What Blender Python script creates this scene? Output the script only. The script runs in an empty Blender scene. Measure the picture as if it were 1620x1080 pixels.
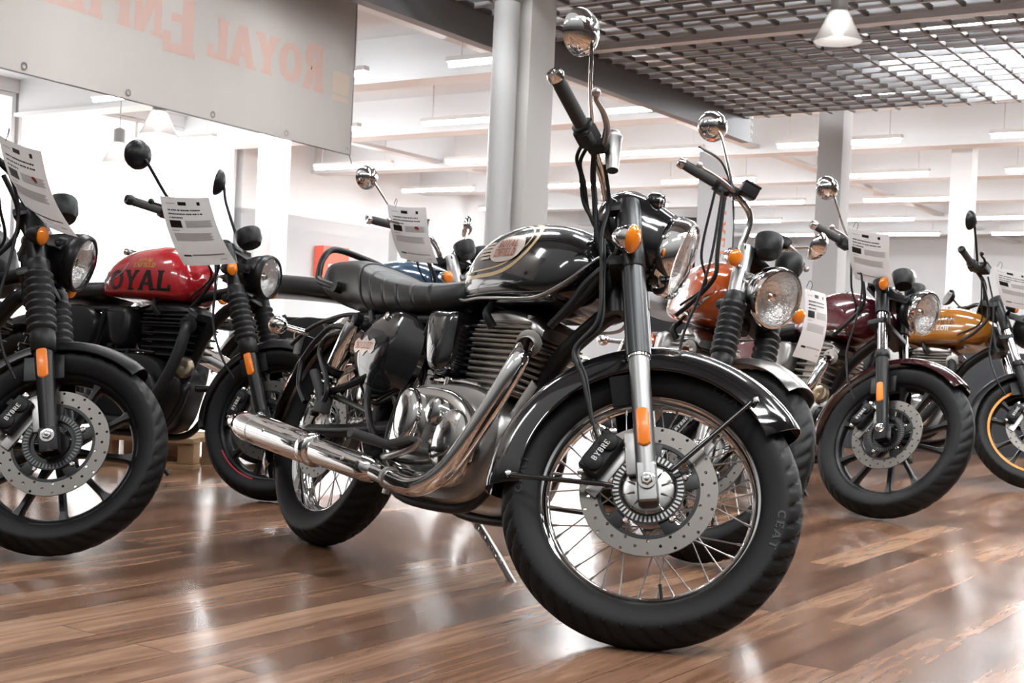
import bpy, bmesh, math, random
from math import sin, cos, tan, pi, radians, atan2, hypot, sqrt
from mathutils import Vector, Matrix, Quaternion
from mathutils.bvhtree import BVHTree
random.seed(7)
scene = bpy.context.scene
COL = scene.collection

# ------------------------------------------------------------------ materials
MATS = {}
def mat(name, color=(.5, .5, .5), rough=.5, metal=0., coat=0., noise=0., nscale=40., bump=0., emit=0., trans=0., ior=1.45, spec=.5, coatr=.05):
    if name in MATS: return MATS[name]
    m = bpy.data.materials.new(name); m.use_nodes = True
    nt = m.node_tree; b = nt.nodes['Principled BSDF']
    b.inputs['Base Color'].default_value = (*color, 1)
    b.inputs['Roughness'].default_value = rough
    b.inputs['Metallic'].default_value = metal
    b.inputs['Coat Weight'].default_value = coat
    b.inputs['Coat Roughness'].default_value = coatr
    b.inputs['Transmission Weight'].default_value = trans
    b.inputs['IOR'].default_value = ior
    b.inputs['Specular IOR Level'].default_value = spec
    if emit:
        b.inputs['Emission Color'].default_value = (*color, 1); b.inputs['Emission Strength'].default_value = emit
    if noise or bump:
        tc = nt.nodes.new('ShaderNodeTexCoord'); n = nt.nodes.new('ShaderNodeTexNoise')
        n.inputs['Scale'].default_value = nscale; n.inputs['Detail'].default_value = 4
        nt.links.new(tc.outputs['Object'], n.inputs['Vector'])
        if noise:
            mx = nt.nodes.new('ShaderNodeMix'); mx.data_type = 'RGBA'
            mx.inputs[6].default_value = (*[c*(1-noise) for c in color], 1); mx.inputs[7].default_value = (*[min(1, c*(1+noise)) for c in color], 1)
            nt.links.new(n.outputs['Fac'], mx.inputs[0]); nt.links.new(mx.outputs[2], b.inputs['Base Color'])
        if bump:
            bp = nt.nodes.new('ShaderNodeBump'); bp.inputs['Strength'].default_value = bump; bp.inputs['Distance'].default_value = .002
            nt.links.new(n.outputs['Fac'], bp.inputs['Height']); nt.links.new(bp.outputs['Normal'], b.inputs['Normal'])
    MATS[name] = m
    return m

CHROME = mat('chrome', (.80, .795, .785), .05, 1.)
STEEL = mat('brushed_steel', (.44, .432, .425), .36, 1., bump=.05, nscale=120)
ALU = mat('cast_aluminium', (.36, .352, .34), .3, 1., noise=.12, bump=.15, nscale=60)
ALUP = mat('polished_aluminium', (.60, .59, .575), .10, 1.)
ALUD = mat('dark_aluminium', (.30, .29, .28), .36, 1., noise=.2, nscale=50)
FIN = mat('fin_aluminium', (.42, .395, .36), .4, 1., noise=.12, nscale=80)
GLOSS = mat('gloss_black_paint', (.006, .006, .007), .12, 0, coat=1.)
SATIN = mat('satin_black', (.007, .007, .0075), .36, 0, noise=.2, spec=.38)
MATTE = mat('matte_black', (.009, .009, .0095), .55, 0, noise=.2, bump=.1, spec=.35)
PLAST = mat('black_plastic', (.010, .010, .0105), .45, 0, noise=.15, spec=.35)
RUBBER = mat('tyre_rubber', (.0075, .0075, .0078), .55, 0, noise=.25, nscale=25, bump=.15, spec=.3)
FORKA = mat('fork_alloy', (.30, .295, .29), .42, 1., bump=.05, nscale=120)
FORKP = mat('fork_black_paint', (.006, .006, .0065), .32, 0, coat=.25, coatr=.3)
BLACKP = mat('black_bracket', (.004, .004, .004), .6, spec=.15)
GRIPM = mat('grip_rubber', (.045, .045, .045), .65, 0, bump=.2, nscale=200)
LEATH = mat('seat_vinyl', (.011, .0108, .0108), .4, 0, noise=.1, bump=.12, nscale=300)
AMBER = mat('amber_lens', (1., .27, .012), .12, 0, coat=.6, trans=.25)
AMBREF = mat('amber_reflector', (.85, .21, .012), .3, 0, coat=.15, noise=.12, nscale=300)
REDREF = mat('red_reflector', (.5, .015, .012), .2, 0, coat=.5)
LENS = mat('clear_lens', (1, 1, 1), .02, 0, trans=1., ior=1.3)
BOWL = mat('lamp_reflector', (.93, .93, .93), .16, .85, bump=3., nscale=75)
DISC = mat('disc_steel', (.15, .138, .126), .4, 1., noise=.08, nscale=30)
GOLD = mat('gold_pinstripe', (.52, .37, .18), .3, .3, coat=.6)
BADGE = mat('badge_silver', (.62, .54, .48), .3, .5)
BADGER = mat('badge_copper', (.40, .10, .05), .3, .6)
BRONZE = mat('bronze_plate', (.50, .40, .28), .3, .9, noise=.1)
WTEXT = mat('white_print', (.60, .60, .59), .5)
BTEXT = mat('black_print', (.006, .006, .006), .4)
GTEXT = mat('gold_print', (.62, .36, .10), .4, .3)
MIRG = mat('mirror_glass', (.85, .86, .87), .02, 1.)

# ------------------------------------------------------------------ mesh builder
def V(*a): return Vector(a)
def catmull(pts, n=6, closed=False):
    P = [Vector(p) for p in pts]
    if len(P) < 3 or n < 2: return P
    out = []
    L = len(P)
    rng = range(L) if closed else range(L-1)
    for i in rng:
        if closed: p0, p1, p2, p3 = P[i-1], P[i], P[(i+1) % L], P[(i+2) % L]
        else:
            p1, p2 = P[i], P[i+1]
            p0 = P[i-1] if i else p1*2-p2
            p3 = P[i+2] if i+2 < L else p2*2-p1
        for k in range(n):
            t = k/n
            out.append(.5*((2*p1)+(p2-p0)*t+(2*p0-5*p1+4*p2-p3)*t*t+(3*p1-p0-3*p2+p3)*t*t*t))
    if not closed: out.append(P[-1].copy())
    return out

def frame_of(d):
    d = Vector(d).normalized()
    a = Vector((0, 0, 1)) if abs(d.z) < .9 else Vector((1, 0, 0))
    x = d.cross(a).normalized(); y = d.cross(x).normalized()
    return x, y, d

class MB:
    def __init__(s): s.v = []; s.f = []
    def add(s, vs, fs):
        o = len(s.v); s.v += [tuple(p) for p in vs]; s.f += [tuple(i+o for i in f) for f in fs]; return s
    def rings(s, rings, closed=True, cap0=True, cap1=True, loop=False):
        n = len(rings[0]); vs = [p for r in rings for p in r]; fs = []
        m = len(rings)
        for i in range(m if loop else m-1):
            j = (i+1) % m
            for k in range(n if closed else n-1):
                l = (k+1) % n
                fs.append((i*n+k, i*n+l, j*n+l, j*n+k))
        if not loop and closed:
            if cap0: fs.append(tuple(range(n-1, -1, -1)))
            if cap1: fs.append(tuple(range((m-1)*n, m*n)))
        return s.add(vs, fs)
    def tube(s, pts, r, seg=10, sm=5, closed=False, flat=1., up=None):
        P = catmull(pts, sm, closed)
        n = len(P)
        rr = r if isinstance(r, (list, tuple)) else None
        tang = []
        for i in range(n):
            a = P[i-1] if (i or closed) else P[0]; b = P[(i+1) % n] if (i < n-1 or closed) else P[-1]
            t = (b-a); tang.append(t.normalized() if t.length > 1e-9 else Vector((0, 0, 1)))
        x, y, _ = frame_of(tang[0])
        if up is not None:
            x = tang[0].cross(Vector(up)).normalized(); y = x.cross(tang[0]).normalized()
        rings = []; prev = tang[0]
        for i in range(n):
            q = prev.rotation_difference(tang[i]); x = q @ x; y = q @ y; prev = tang[i]
            if rr:
                u = i/(n-1)*(len(rr)-1); k = min(int(u), len(rr)-2); R = rr[k]+(rr[k+1]-rr[k])*(u-k)
            else: R = r
            rings.append([P[i]+x*R*cos(2*pi*k/seg)+y*R*flat*sin(2*pi*k/seg) for k in range(seg)])
        return s.rings(rings, loop=closed)
    def lathe(s, prof, o, ax, seg=32, closed=False, a0=0., a1=None, caps=True):
        x, y, d = frame_of(ax); o = Vector(o)
        full = a1 is None
        N = seg if full else seg+1
        rings = []
        for (r, h) in prof:
            rings.append([o+d*h+(x*cos(a)+y*sin(a))*max(r, 1e-5) for a in ((2*pi*k/seg) if full else a0+(a1-a0)*k/seg for k in range(N))])
        n = N; vs = [p for r in rings for p in r]; fs = []; m = len(rings)
        for i in range(m if closed else m-1):
            j = (i+1) % m
            for k in range(n if full else n-1):
                l = (k+1) % n
                fs.append((i*n+k, i*n+l, j*n+l, j*n+k))
        if caps and not closed and full:
            if prof[0][0] > 1e-4: fs.append(tuple(range(n-1, -1, -1)))
            if prof[-1][0] > 1e-4: fs.append(tuple(range((m-1)*n, m*n)))
        return s.add(vs, fs)
    def cyl(s, a, b, r, seg=16, ch=0.):
        a, b = Vector(a), Vector(b); L = (b-a).length
        if ch: pr = [(r-ch, 0), (r, ch), (r, L-ch), (r-ch, L)]
        else: pr = [(r, 0), (r, L)]
        return s.lathe(pr, a, b-a, seg)
    def box(s, c, size, rot=None, bev=0., seg=2):
        bm = bmesh.new(); bmesh.ops.create_cube(bm, size=1)
        for v in bm.verts: v.co = Vector((v.co.x*size[0], v.co.y*size[1], v.co.z*size[2]))
        if bev: bmesh.ops.bevel(bm, geom=bm.edges[:], offset=bev, segments=seg, affect='EDGES', profile=.7)
        R = rot if rot is not None else Matrix.Identity(3)
        bm.verts.index_update()
        s.add([R @ v.co+Vector(c) for v in bm.verts], [[v.index for v in f.verts] for f in bm.faces]); bm.free(); return s
    def pillow(s, out, y0, steps, sm=4, plane='xz', closed_back=True):
        """outline (x,z) swept along y: steps = [(inset, y)...]; inset shrinks the outline"""
        P = catmull([(p[0], p[1], 0) for p in out], sm, True) if sm > 1 else [Vector((p[0], p[1], 0)) for p in out]
        n = len(P)
        area = sum(P[i].x*P[(i+1) % n].y-P[(i+1) % n].x*P[i].y for i in range(n))
        sg = 1 if area > 0 else -1
        nr = []
        for i in range(n):
            t = (P[(i+1) % n]-P[i-1]).normalized(); nr.append(Vector((-t.y, t.x, 0))*sg)
        rings = []
        for ins, y in steps:
            ring = []
            for i in range(n):
                q = P[i]+nr[i]*ins
                ring.append(Vector((q.x, y0+y, q.y)))
            rings.append(ring)
        return s.rings(rings)
    def xf(s, M):
        s.v = [tuple(M @ Vector(p)) for p in s.v]; return s

def rotx(a): return Matrix.Rotation(a, 3, 'X')
def roty(a): return Matrix.Rotation(a, 3, 'Y')
def rotz(a): return Matrix.Rotation(a, 3, 'Z')

def mesh_of(name, mb, m, sharp=40):
    me = bpy.data.meshes.new(name); me.from_pydata(mb.v, [], mb.f)
    bm = bmesh.new(); bm.from_mesh(me)
    bmesh.ops.remove_doubles(bm, verts=bm.verts[:], dist=2e-5)
    bmesh.ops.recalc_face_normals(bm, faces=bm.faces[:])
    bm.to_mesh(me); bm.free()
    for p in me.polygons: p.use_smooth = True
    if sharp: me.set_sharp_from_angle(angle=radians(sharp))
    me.materials.append(m)
    return me

def obj(name, mb, m, parent=None, basis=None, sharp=40):
    me = mb if isinstance(mb, bpy.types.Mesh) else mesh_of(name, mb, m, sharp)
    o = bpy.data.objects.new(name, me); COL.objects.link(o)
    if parent is not None: o.parent = parent
    if basis is not None: o.matrix_basis = basis
    return o
def empty(name, M):
    o = bpy.data.objects.new(name, None); COL.objects.link(o); o.matrix_world = M; o.empty_display_size = .1; return o
def tag(o, label, cat, group=None):
    o['label'] = label; o['category'] = cat
    if group: o['group'] = group
    return o
def struct(name, mb, m, sharp=30):
    o = obj(name, mb, m, sharp=sharp); o['kind'] = 'structure'; return o

# ------------------------------------------------------------------ lettering made of small quads (bold slab letters)
def _q(a, b, c, d): return [a, b, c, d]
def _arc(cx, cy, rx, ry, a0, a1, t, n=10):
    out = []
    for i in range(n):
        a, b = radians(a0+(a1-a0)*i/n), radians(a0+(a1-a0)*(i+1)/n)
        out.append([(cx+rx*cos(a), cy+ry*sin(a)), (cx+rx*cos(b), cy+ry*sin(b)), (cx+(rx-t)*cos(b), cy+(ry-t*.8)*sin(b)), (cx+(rx-t)*cos(a), cy+(ry-t*.8)*sin(a))])
    return out
def _r(x0, y0, x1, y1): return [(x0, y0), (x1, y0), (x1, y1), (x0, y1)]
def letter(ch):
    t = .2; h = .13
    sl = lambda x: [_r(x-.06, 0, x+t+.06, .09), _r(x-.06, .91, x+t+.06, 1)]
    if ch == 'R': return .74, [_r(.06, 0, .06+t, 1)]+sl(.06)+[_r(.26, 1-h, .4, 1), _r(.26, .43, .4, .43+h)]+_arc(.4, .715, .28, .285, -90, 90, t)+[[(.34, .45), (.54, .45), (.76, 0), (.54, 0)]]
    if ch == 'O': return .84, _arc(.42, .5, .42, .5, 0, 360, t, 22)
    if ch == 'Y': return .78, [_r(.29, 0, .49, .46), _r(.22, 0, .56, .09), [(0, 1), (.24, 1), (.49, .44), (.29, .44)], [(.58, 1), (.78, 1), (.49, .40), (.36, .5)], _r(-.03, .91, .28, 1), _r(.53, .91, .81, 1)]
    if ch == 'A': return .86, [[(0, 0), (.2, 0), (.5, 1), (.32, 1)], [(.62, 0), (.86, 0), (.54, 1), (.34, 1)], _r(.2, .25, .68, .25+h), _r(-.05, 0, .24, .09), _r(.57, 0, .91, .09)]
    if ch == 'L': return .66, [_r(.06, 0, .06+t, 1)]+sl(.06)+[_r(.2, 0, .66, h), _r(.54, 0, .66, .32)]
    if ch == 'E': return .68, [_r(.06, 0, .06+t, 1)]+sl(.06)+[_r(.2, 0, .66, h), _r(.56, 0, .66, .28), _r(.2, 1-h, .64, 1), _r(.54, .74, .64, 1), _r(.2, .44, .5, .56)]
    if ch == 'F': return .66, [_r(.06, 0, .06+t, 1)]+sl(.06)+[_r(.2, 1-h, .64, 1), _r(.54, .72, .64, 1), _r(.2, .44, .5, .56)]
    if ch == 'N': return .84, [_r(.06, 0, .2, 1), _r(.64, 0, .78, 1), [(.06, 1), (.28, 1), (.78, 0), (.58, 0)], _r(-.02, 0, .28, .09), _r(-.02, .91, .2, 1), _r(.56, .91, .86, 1)]
    if ch == 'I': return .34, [_r(.07, 0, .07+t, 1)]+sl(.07)
    if ch == 'D': return .80, [_r(.06, 0, .06+t, 1)]+sl(.06)+[_r(.2, 1-h, .4, 1), _r(.2, 0, .4, h)]+_arc(.36, .5, .42, .5, -90, 90, t, 12)
    if ch == 'M': return .98, [_r(.05, 0, .21, 1), _r(.77, 0, .93, 1), [(.05, 1), (.26, 1), (.57, .1), (.41, .1)], [(.72, 1), (.93, 1), (.57, .1), (.41, .1)]]
    if ch == 'T': return .7, [_r(.25, 0, .45, 1), _r(0, 1-h, .7, 1)]
    if ch == 'B': return .72, [_r(.06, 0, .06+t, 1), _r(.2, 1-h, .42, 1), _r(.2, .44, .42, .56), _r(.2, 0, .42, h)]+_arc(.4, .74, .27, .26, -90, 90, t)+_arc(.4, .28, .31, .28, -90, 90, t)
    if ch == 'U': return .78, [_r(.06, .3, .24, 1), _r(.56, .3, .72, 1), _r(-.01, .91, .31, 1), _r(.48, .91, .80, 1)]+_arc(.39, .33, .33, .33, 180, 360, .17, 10)
    if ch == 'P': return .70, [_r(.06, 0, .06+t, 1)]+sl(.06)+[_r(.26, 1-h, .4, 1), _r(.26, .40, .4, .40+h)]+_arc(.4, .70, .28, .30, -90, 90, t)
    if ch == 'C': return .76, _arc(.42, .5, .42, .5, 45, 315, t, 16)
    return .35, []
def word_quads(word, h=1., sp=.12, wide=1., grid=.25):
    """list of quads (2-D) of a word, height h, starting at 0,0; subdivided to cells of about grid*h"""
    x = 0; out = []
    for ch in word:
        w, qs = letter(ch)
        for q in qs:
            a, b, c, d = [Vector(p) for p in q]
            nu = max(1, int(max((b-a).length, (c-d).length)/grid+.99)); nv = max(1, int(max((d-a).length, (c-b).length)/grid+.99))
            g = lambda u, v: (a*(1-u)+b*u)*(1-v)+(d*(1-u)+c*u)*v
            for i in range(nu):
                for j in range(nv):
                    out.append([((x+p.x*wide)*h, p.y*h) for p in (g(i/nu, j/nv), g((i+1)/nu, j/nv), g((i+1)/nu, (j+1)/nv), g(i/nu, (j+1)/nv))])
        x += w*wide+sp
    return out, (x-sp)*h
def quads_mesh(mb, quads, fn):
    for q in quads:
        ps = [fn(x, y) for x, y in q]
        if all(p is not None for p in ps): mb.add(ps, [(0, 1, 2, 3)])
    return mb
def bvh_of(me): return BVHTree.FromPolygons([v.co.copy() for v in me.vertices], [tuple(p.vertices) for p in me.polygons])
def caster(me, d, off, start=1.):
    """drop (x,z) onto a mesh along y; d = +1 from the right side, -1 from the left"""
    t = bvh_of(me)
    def fn(x, z):
        h = t.ray_cast(Vector((x, -d*start, z)), Vector((0, d, 0)))
        if h[0] is None: return None
        n = h[1]
        if n.y*d > 0: n = -n
        return h[0]+n*off
    return fn
def ribbon(pts, w, sm=8, closed=False):
    """2-D strip of quads of width w along pts (w may be a list)"""
    P = [Vector((p.x, p.y)) for p in catmull([(a, b, 0) for a, b in pts], sm, closed)]
    n = len(P); L = []; R = []
    for i in range(n):
        a = P[i-1] if (i or closed) else P[0]; b = P[(i+1) % n] if (i < n-1 or closed) else P[-1]
        t = (b-a).normalized(); nn = Vector((-t.y, t.x))
        ww = w if not isinstance(w, (list, tuple)) else w[0]+(w[1]-w[0])*sin(pi*i/(n-1))
        L.append(P[i]+nn*ww/2); R.append(P[i]-nn*ww/2)
    return [[tuple(L[i]), tuple(L[(i+1) % n]), tuple(R[(i+1) % n]), tuple(R[i])] for i in range(n if closed else n-1)]

# ------------------------------------------------------------------ motorcycle components (bike space: x forward, y to its left, z up)
def sgp(v, e): return (1 if v >= 0 else -1)*abs(v)**e
def section(x, zb, zt, hw, n=28, et=2.4, eb=3.5, wf=.4):
    zm = zb+(zt-zb)*wf; out = []
    for k in range(n):
        a = 2*pi*k/n; c, s = cos(a), sin(a); e = et if s >= 0 else eb
        out.append(Vector((x, hw*sgp(c, 2/e), zm+((zt-zm) if s >= 0 else (zm-zb))*sgp(s, 2/e))))
    return out
def loft_x(st, sm=5, n=28, et=2.4, eb=3.5, wf=.4, fn=None):
    # stations (x, zb, zt, hw); smoothed along x
    P = catmull([(s[0], s[1], s[2]) for s in st], sm); Wd = catmull([(s[0], s[3], 0) for s in st], sm)
    rings = []
    for p, w in zip(P, Wd):
        x, zb, zt, hw = p.x, p.y, p.z, max(.004, w.y)
        if fn: zb, zt, hw = fn(x, zb, zt, hw)
        rings.append(section(x, zb, zt, hw, n, et, eb, wf))
    return MB().rings(rings)

def tyre_mesh(R, rim, w, nb=46, seg=322, depth=.005, skew=9., plain=.07):
    h = R-rim; prof = [(-.30, rim-.012), (-.37, rim-.004), (-.43, rim+.10*h), (-.49, rim+.34*h), (-.5, rim+.50*h), (-.49, rim+.60*h)]
    ys = [-.455, -.42, -.37, -.31, -.25, -.19, -.13, -.07, 0]
    prof += [(y, R-h*.36*abs(y/.47)**2.2) for y in ys]
    full = prof+[(-y, r) for y, r in prof[-2::-1]]
    rings = []
    for y, r in full:
        ring = []
        for k in range(seg):
            a = 2*pi*k/seg; rr = r
            ay = abs(y)
            if plain < ay < .475 and r > rim+.62*h:
                ph = (a*nb/(2*pi)+(ay*skew*w*3)+(0 if y < 0 else .5)) % 1.0
                if ph < .26: rr -= depth*(1 if ay < .45 else .7)
            ring.append(Vector((rr*cos(a), y*w, rr*sin(a))))
        rings.append(ring)
    return MB().rings(rings, loop=True)

def lathe_y(prof, c=(0, 0, 0), seg=64, closed=True):
    """prof of (r, y)"""
    rings = [[Vector((c[0]+r*cos(2*pi*k/seg), c[1]+y, c[2]+r*sin(2*pi*k/seg))) for k in range(seg)] for r, y in prof]
    return MB().rings(rings, loop=closed)
def rim_mesh(rim, hw, depth=.028):
    p = [(rim, -hw), (rim+.002, -hw+.003), (rim-.003, -hw+.006), (rim-.012, -hw+.008), (rim-depth+.004, -hw*.45), (rim-depth, 0)]
    p = p+[(r, -y) for r, y in p[-2::-1]]
    q = [(r-.003, y*.93) for r, y in p[::-1]]
    q[-1] = (rim-.005, -hw+.001); q[0] = (rim-.005, hw-.001)
    return lathe_y(p+q, seg=96)
def perforated(r0, r1, n, rows, hole, y, th, skip=lambda i, j: False):
    mb = MB(); dr = (r1-r0)/rows
    def pt(a, r, yy): return Vector((r*cos(a), yy, r*sin(a)))
    for i in range(n):
        for j in range(rows):
            a0, a1 = 2*pi*i/n, 2*pi*(i+1)/n; ra, rb = r0+dr*j, r0+dr*(j+1); am, rm = (a0+a1)/2, (ra+rb)/2
            B = [(a0, ra), (am, ra), (a1, ra), (a1, rm), (a1, rb), (am, rb), (a0, rb), (a0, rm)]
            for yy in (y-th/2, y+th/2):
                if skip(i, j): mb.add([pt(a, r, yy) for a, r in B], [tuple(range(8))])
                else:
                    H = [(am+hole*cos(t)/rm, rm+hole*sin(t)) for t in (radians(225+45*k) for k in range(8))]
                    mb.add([pt(a, r, yy) for a, r in B+H], [(k, (k+1) % 8, 8+(k+1) % 8, 8+k) for k in range(8)])
            if not skip(i, j):
                H = [(am+hole*cos(t)/rm, rm+hole*sin(t)) for t in (radians(225+45*k) for k in range(8))]
                mb.add([pt(a, r, y-th/2) for a, r in H]+[pt(a, r, y+th/2) for a, r in H], [(k, (k+1) % 8, 8+(k+1) % 8, 8+k) for k in range(8)])
        for r in (r0, r1):
            mb.add([pt(2*pi*(i+q/2)/n, r, s) for q in range(3) for s in (y-th/2, y+th/2)], [(2*q, 2*q+1, 2*q+3, 2*q+2) for q in range(2)])
    return mb
def fender_mesh(c, prof, a0, a1, n=48, tip=.08, th=.0025):
    """U-section mudguard: prof (r, y) across, swept a0..a1 degrees about c"""
    rings = []
    for k in range(n+1):
        u = k/n; a = radians(a0+(a1-a0)*u); e = min(u, 1-u)/tip if tip else 1
        s = 1 if e >= 1 else .84+.16*sqrt(max(0, 1-(1-e)**2))
        out = [Vector((c[0]+r*cos(a), y*s, c[1]+r*sin(a))) for r, y in prof]
        inn = [Vector((c[0]+(r-th)*cos(a), y*s*.97, c[1]+(r-th)*sin(a))) for r, y in prof[::-1]]
        rings.append(out+inn)
    return MB().rings(rings)
def U(R, hw, drop=.03, n=9):
    return [(R-drop*abs(t)**2.6-(.012 if abs(t) > .99 else 0), hw*(t if abs(t) < 1 else t)) for t in (2*k/(n-1)-1 for k in range(n))]

class Bike:
    def __init__(b, label, X, Y, yaw, lean, steer, geo, pit=0., group=None):
        b.WB, b.R, b.Rr, b.rim, b.rimr, b.rake, b.trail, b.w, b.wr = geo
        b.rk = radians(b.rake)
        M = Matrix.Translation((X, Y, 0)) @ Matrix.Rotation(radians(yaw), 4, 'Z') @ Matrix.Rotation(radians(pit), 4, 'Y') @ Matrix.Rotation(-radians(lean), 4, 'X')
        b.root = empty('motorcycle', M); tag(b.root, label, 'motorcycle', group); b.M = M
        A0 = Vector((b.WB+b.trail, 0, 0)); d = Vector((-sin(b.rk), 0, cos(b.rk)))
        b.S = Matrix.Translation(A0) @ Matrix.Rotation(radians(steer), 4, d) @ Matrix.Translation(-A0)
        b.ax = Vector((b.WB, 0, b.R)); b.fd = d
    def P(b, name, mb, m, parent=None, front=False, sharp=40):
        return obj(name, mb, m, parent or b.root, b.S if (front and parent is None) else None, sharp)
    def leg(b, s, y): return b.ax+b.fd*s+Vector((0, y, 0))

    # ---- wheels
    def wheel(b, name, rear=False, style='spoke', rimm=CHROME, disc=True, stripe=None, fine=True, discR=.15, letters=False):
        R, rim, w, cx = (b.Rr, b.rimr, b.wr, 0.) if rear else (b.R, b.rim, b.w, b.WB)
        c = Vector((cx, 0, R)); front = not rear
        T = Matrix.Translation(c)
        me = mesh_of(name, tyre_mesh(R, rim, w, 46 if fine else 40, 460 if fine else 240, skew=9), RUBBER, 50)
        base = b.S @ T if front else T
        o = bpy.data.objects.new(name, me); COL.objects.link(o); o.parent = b.root; o.matrix_basis = base
        hw = .36*w
        b.P('rim', rim_mesh(rim, hw), rimm, o)
        if style == 'spoke':
            mb = MB()
            for s in (-1, 1): mb.add(*(lambda q: (q.v, q.f))(lathe_y([(.02, s*.045), (.03, s*.045), (.052, s*.036), (.055, s*.030), (.05, s*.025), (.026, s*.016), (.024, 0), (.02, 0)], seg=40)))
            b.P('hub', mb, ALU, o)
            def spk(i):
                s = 1 if i % 2 else -1; t = 1 if (i//2) % 2 else -1; a = 2*pi*(i+.5)/36
                p = Vector((.05*cos(a-t*1.15), s*.031, .05*sin(a-t*1.15))); q = Vector(((rim-.024)*cos(a), s*.006, (rim-.024)*sin(a)))
                n = q+(p-q).normalized()*.018
                return MB().tube([p, n], .0017, 6, 1).tube([n, q], .003, 6, 1)
            m4 = [mesh_of('spoke', spk(i), STEEL) for i in range(4)]
            for i in range(36):
                so = bpy.data.objects.new('spoke', m4[i % 4]); COL.objects.link(so); so.parent = o
                so.matrix_basis = Matrix.Rotation(-2*pi*(i-i % 4)/36, 4, 'Y')
            va = radians(-62); vp = Vector(((rim-.03)*cos(va), 0, (rim-.03)*sin(va)))
            b.P('valve', MB().tube([vp, vp*.86], .004, 8, 1), PLAST, o)
        else:
            mb = lathe_y([(.02, -.05), (.038, -.05), (.045, -.03), (.045, .03), (.038, .05), (.02, .05)], seg=32)
            for i in range(10):
                a = 2*pi*(i//2)/5+(.2 if i % 2 else -.2)+.3 if style == 'pairs' else 2*pi*i/10+.12
                a2 = a+(.06 if i % 2 else -.06) if style == 'pairs' else a
                p = Vector((.04*cos(a), 0, .04*sin(a))); q = Vector(((rim-.02)*cos(a2), 0, (rim-.02)*sin(a2)))
                t = Vector((-sin(a), 0, cos(a))); y = Vector((0, 1, 0)); rg = []
                for u, ww, hh in ((0, .013, .020), (.3, .0085, .016), (.85, .0095, .018), (1, .018, .022)):
                    m_ = p.lerp(q, u); rg.append([m_+t*ww*sx+y*hh*sy for sx, sy in ((-1, -.6), (-.6, -1), (.6, -1), (1, -.6), (1, .6), (.6, 1), (-.6, 1), (-1, .6))])
                mb.rings(rg)
            b.P('wheel_spider', mb, rimm, o)
        if stripe:
            m_, a0, a1, sw = stripe
            rg = []
            N = 60
            for k in range(N+1):
                a = radians(a0+(a1-a0)*k/N); rg.append([Vector((r*cos(a), y, r*sin(a))) for r, y in ((rim-.002, -hw-.002), (rim-.002-sw, -hw-.001), (rim-.002-sw, -hw+.010), (rim-.002, -hw+.002))])
            b.P('rim_stripe', MB().rings(rg), m_, o)
        if disc:
            y = -.064 if front else -.07
            d = b.P('brake_disc', perforated(discR-.04, discR, 60, 3, .0038, y, .005, lambda i, j: (i+2*j) % 4 != 0), DISC, o, sharp=30)
            car = MB()
            pts = []
            for i in range(60):
                a = 2*pi*i/60; pts.append((a, discR-.041+.0 if True else 0))
            car.add(*(lambda q: (q.v, q.f))(lathe_y([(discR-.038, y-.0035), (discR-.046, y-.0035), (discR-.046, y+.004), (discR-.038, y+.004)], seg=72)))
            for i in range(5):
                a = 2*pi*i/5+.55
                R3 = Matrix.Rotation(-a, 3, 'Y')
                q = MB().box((discR-.067, y-.001, 0), (.052, .007, .034), None, .003)
                car.add([R3 @ Vector(p) for p in q.v], q.f)
            car.add(*(lambda q: (q.v, q.f))(lathe_y([(.05, y-.003), (.062, y-.003), (.062, y+.004), (.05, y+.004)], seg=48)))
            b.P('disc_carrier', car, SATIN, o)
            for i in range(5):
                a = -(2*pi*i/5+.55); p = Vector(((discR-.066)*cos(a), y-.004, (discR-.066)*sin(a)))
                b.P('disc_bolt', MB().lathe([(.0075, 0), (.0075, .004), (.005, .006), (.004, .003)], p, (0, -1, 0), 12), CHROME, o)
            if front:
                sr = MB(); N = 48
                for i in range(N):
                    a0, a1 = 2*pi*i/N, 2*pi*(i+.5)/N
                    sr.add([Vector((r*cos(a), yy, r*sin(a))) for a in (a0, a1) for r in (.064, .077) for yy in (y-.011, y-.008)], [(0, 1, 3, 2), (4, 6, 7, 5), (0, 4, 5, 1), (2, 3, 7, 6), (0, 2, 6, 4), (1, 5, 7, 3)])
                b.P('sensor_teeth', sr, ALUD if style == 'spoke' else mat('dark_steel', (.10, .10, .10), .4, 1.), o)
                b.P('sensor_ring', lathe_y([(.061, y-.0095), (.08, y-.0095), (.08, y-.006), (.061, y-.006)], seg=64), SATIN, o)
            if style == 'spoke':
                hb = lathe_y([(.012, y-.006), (.05, y-.010), (.06, y-.004), (.062, y), (.012, y)], seg=48)
                for i in range(10):
                    a = 2*pi*i/10
                    hb.tube([(.03*cos(a), y-.0085, .03*sin(a)), (.058*cos(a), y-.007, .058*sin(a))], .0025, 6, 1)
                b.P('hub_cover', hb, ALU, o)
        if letters:
            lt = MB()
            for word, a0, hgt, wd in (('CEAT', 72, .017, 1.5), ('CEAT', 4, .017, 1.5), ('CEAT', 192, .017, 1.5)):
                lt = MB()
                q, L = word_quads(word, hgt, .2, wd, .2)
                rc = rim+.33*(R-rim)
                def f(x, z, a0=a0, L=L):
                    a = radians(a0)-(x-L/2)/rc; r = rc+z
                    yy = -w*(.49+.010*min(1, (r-rim)/(.5*(R-rim))))-.0012
                    return Vector((r*cos(a), yy, r*sin(a)))
                quads_mesh(lt, q, f)
                b.P('sidewall_lettering', lt, mat('moulded_letters', (.03, .03, .031), .5), o)
        b.wheelobj = o
        return o

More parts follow.
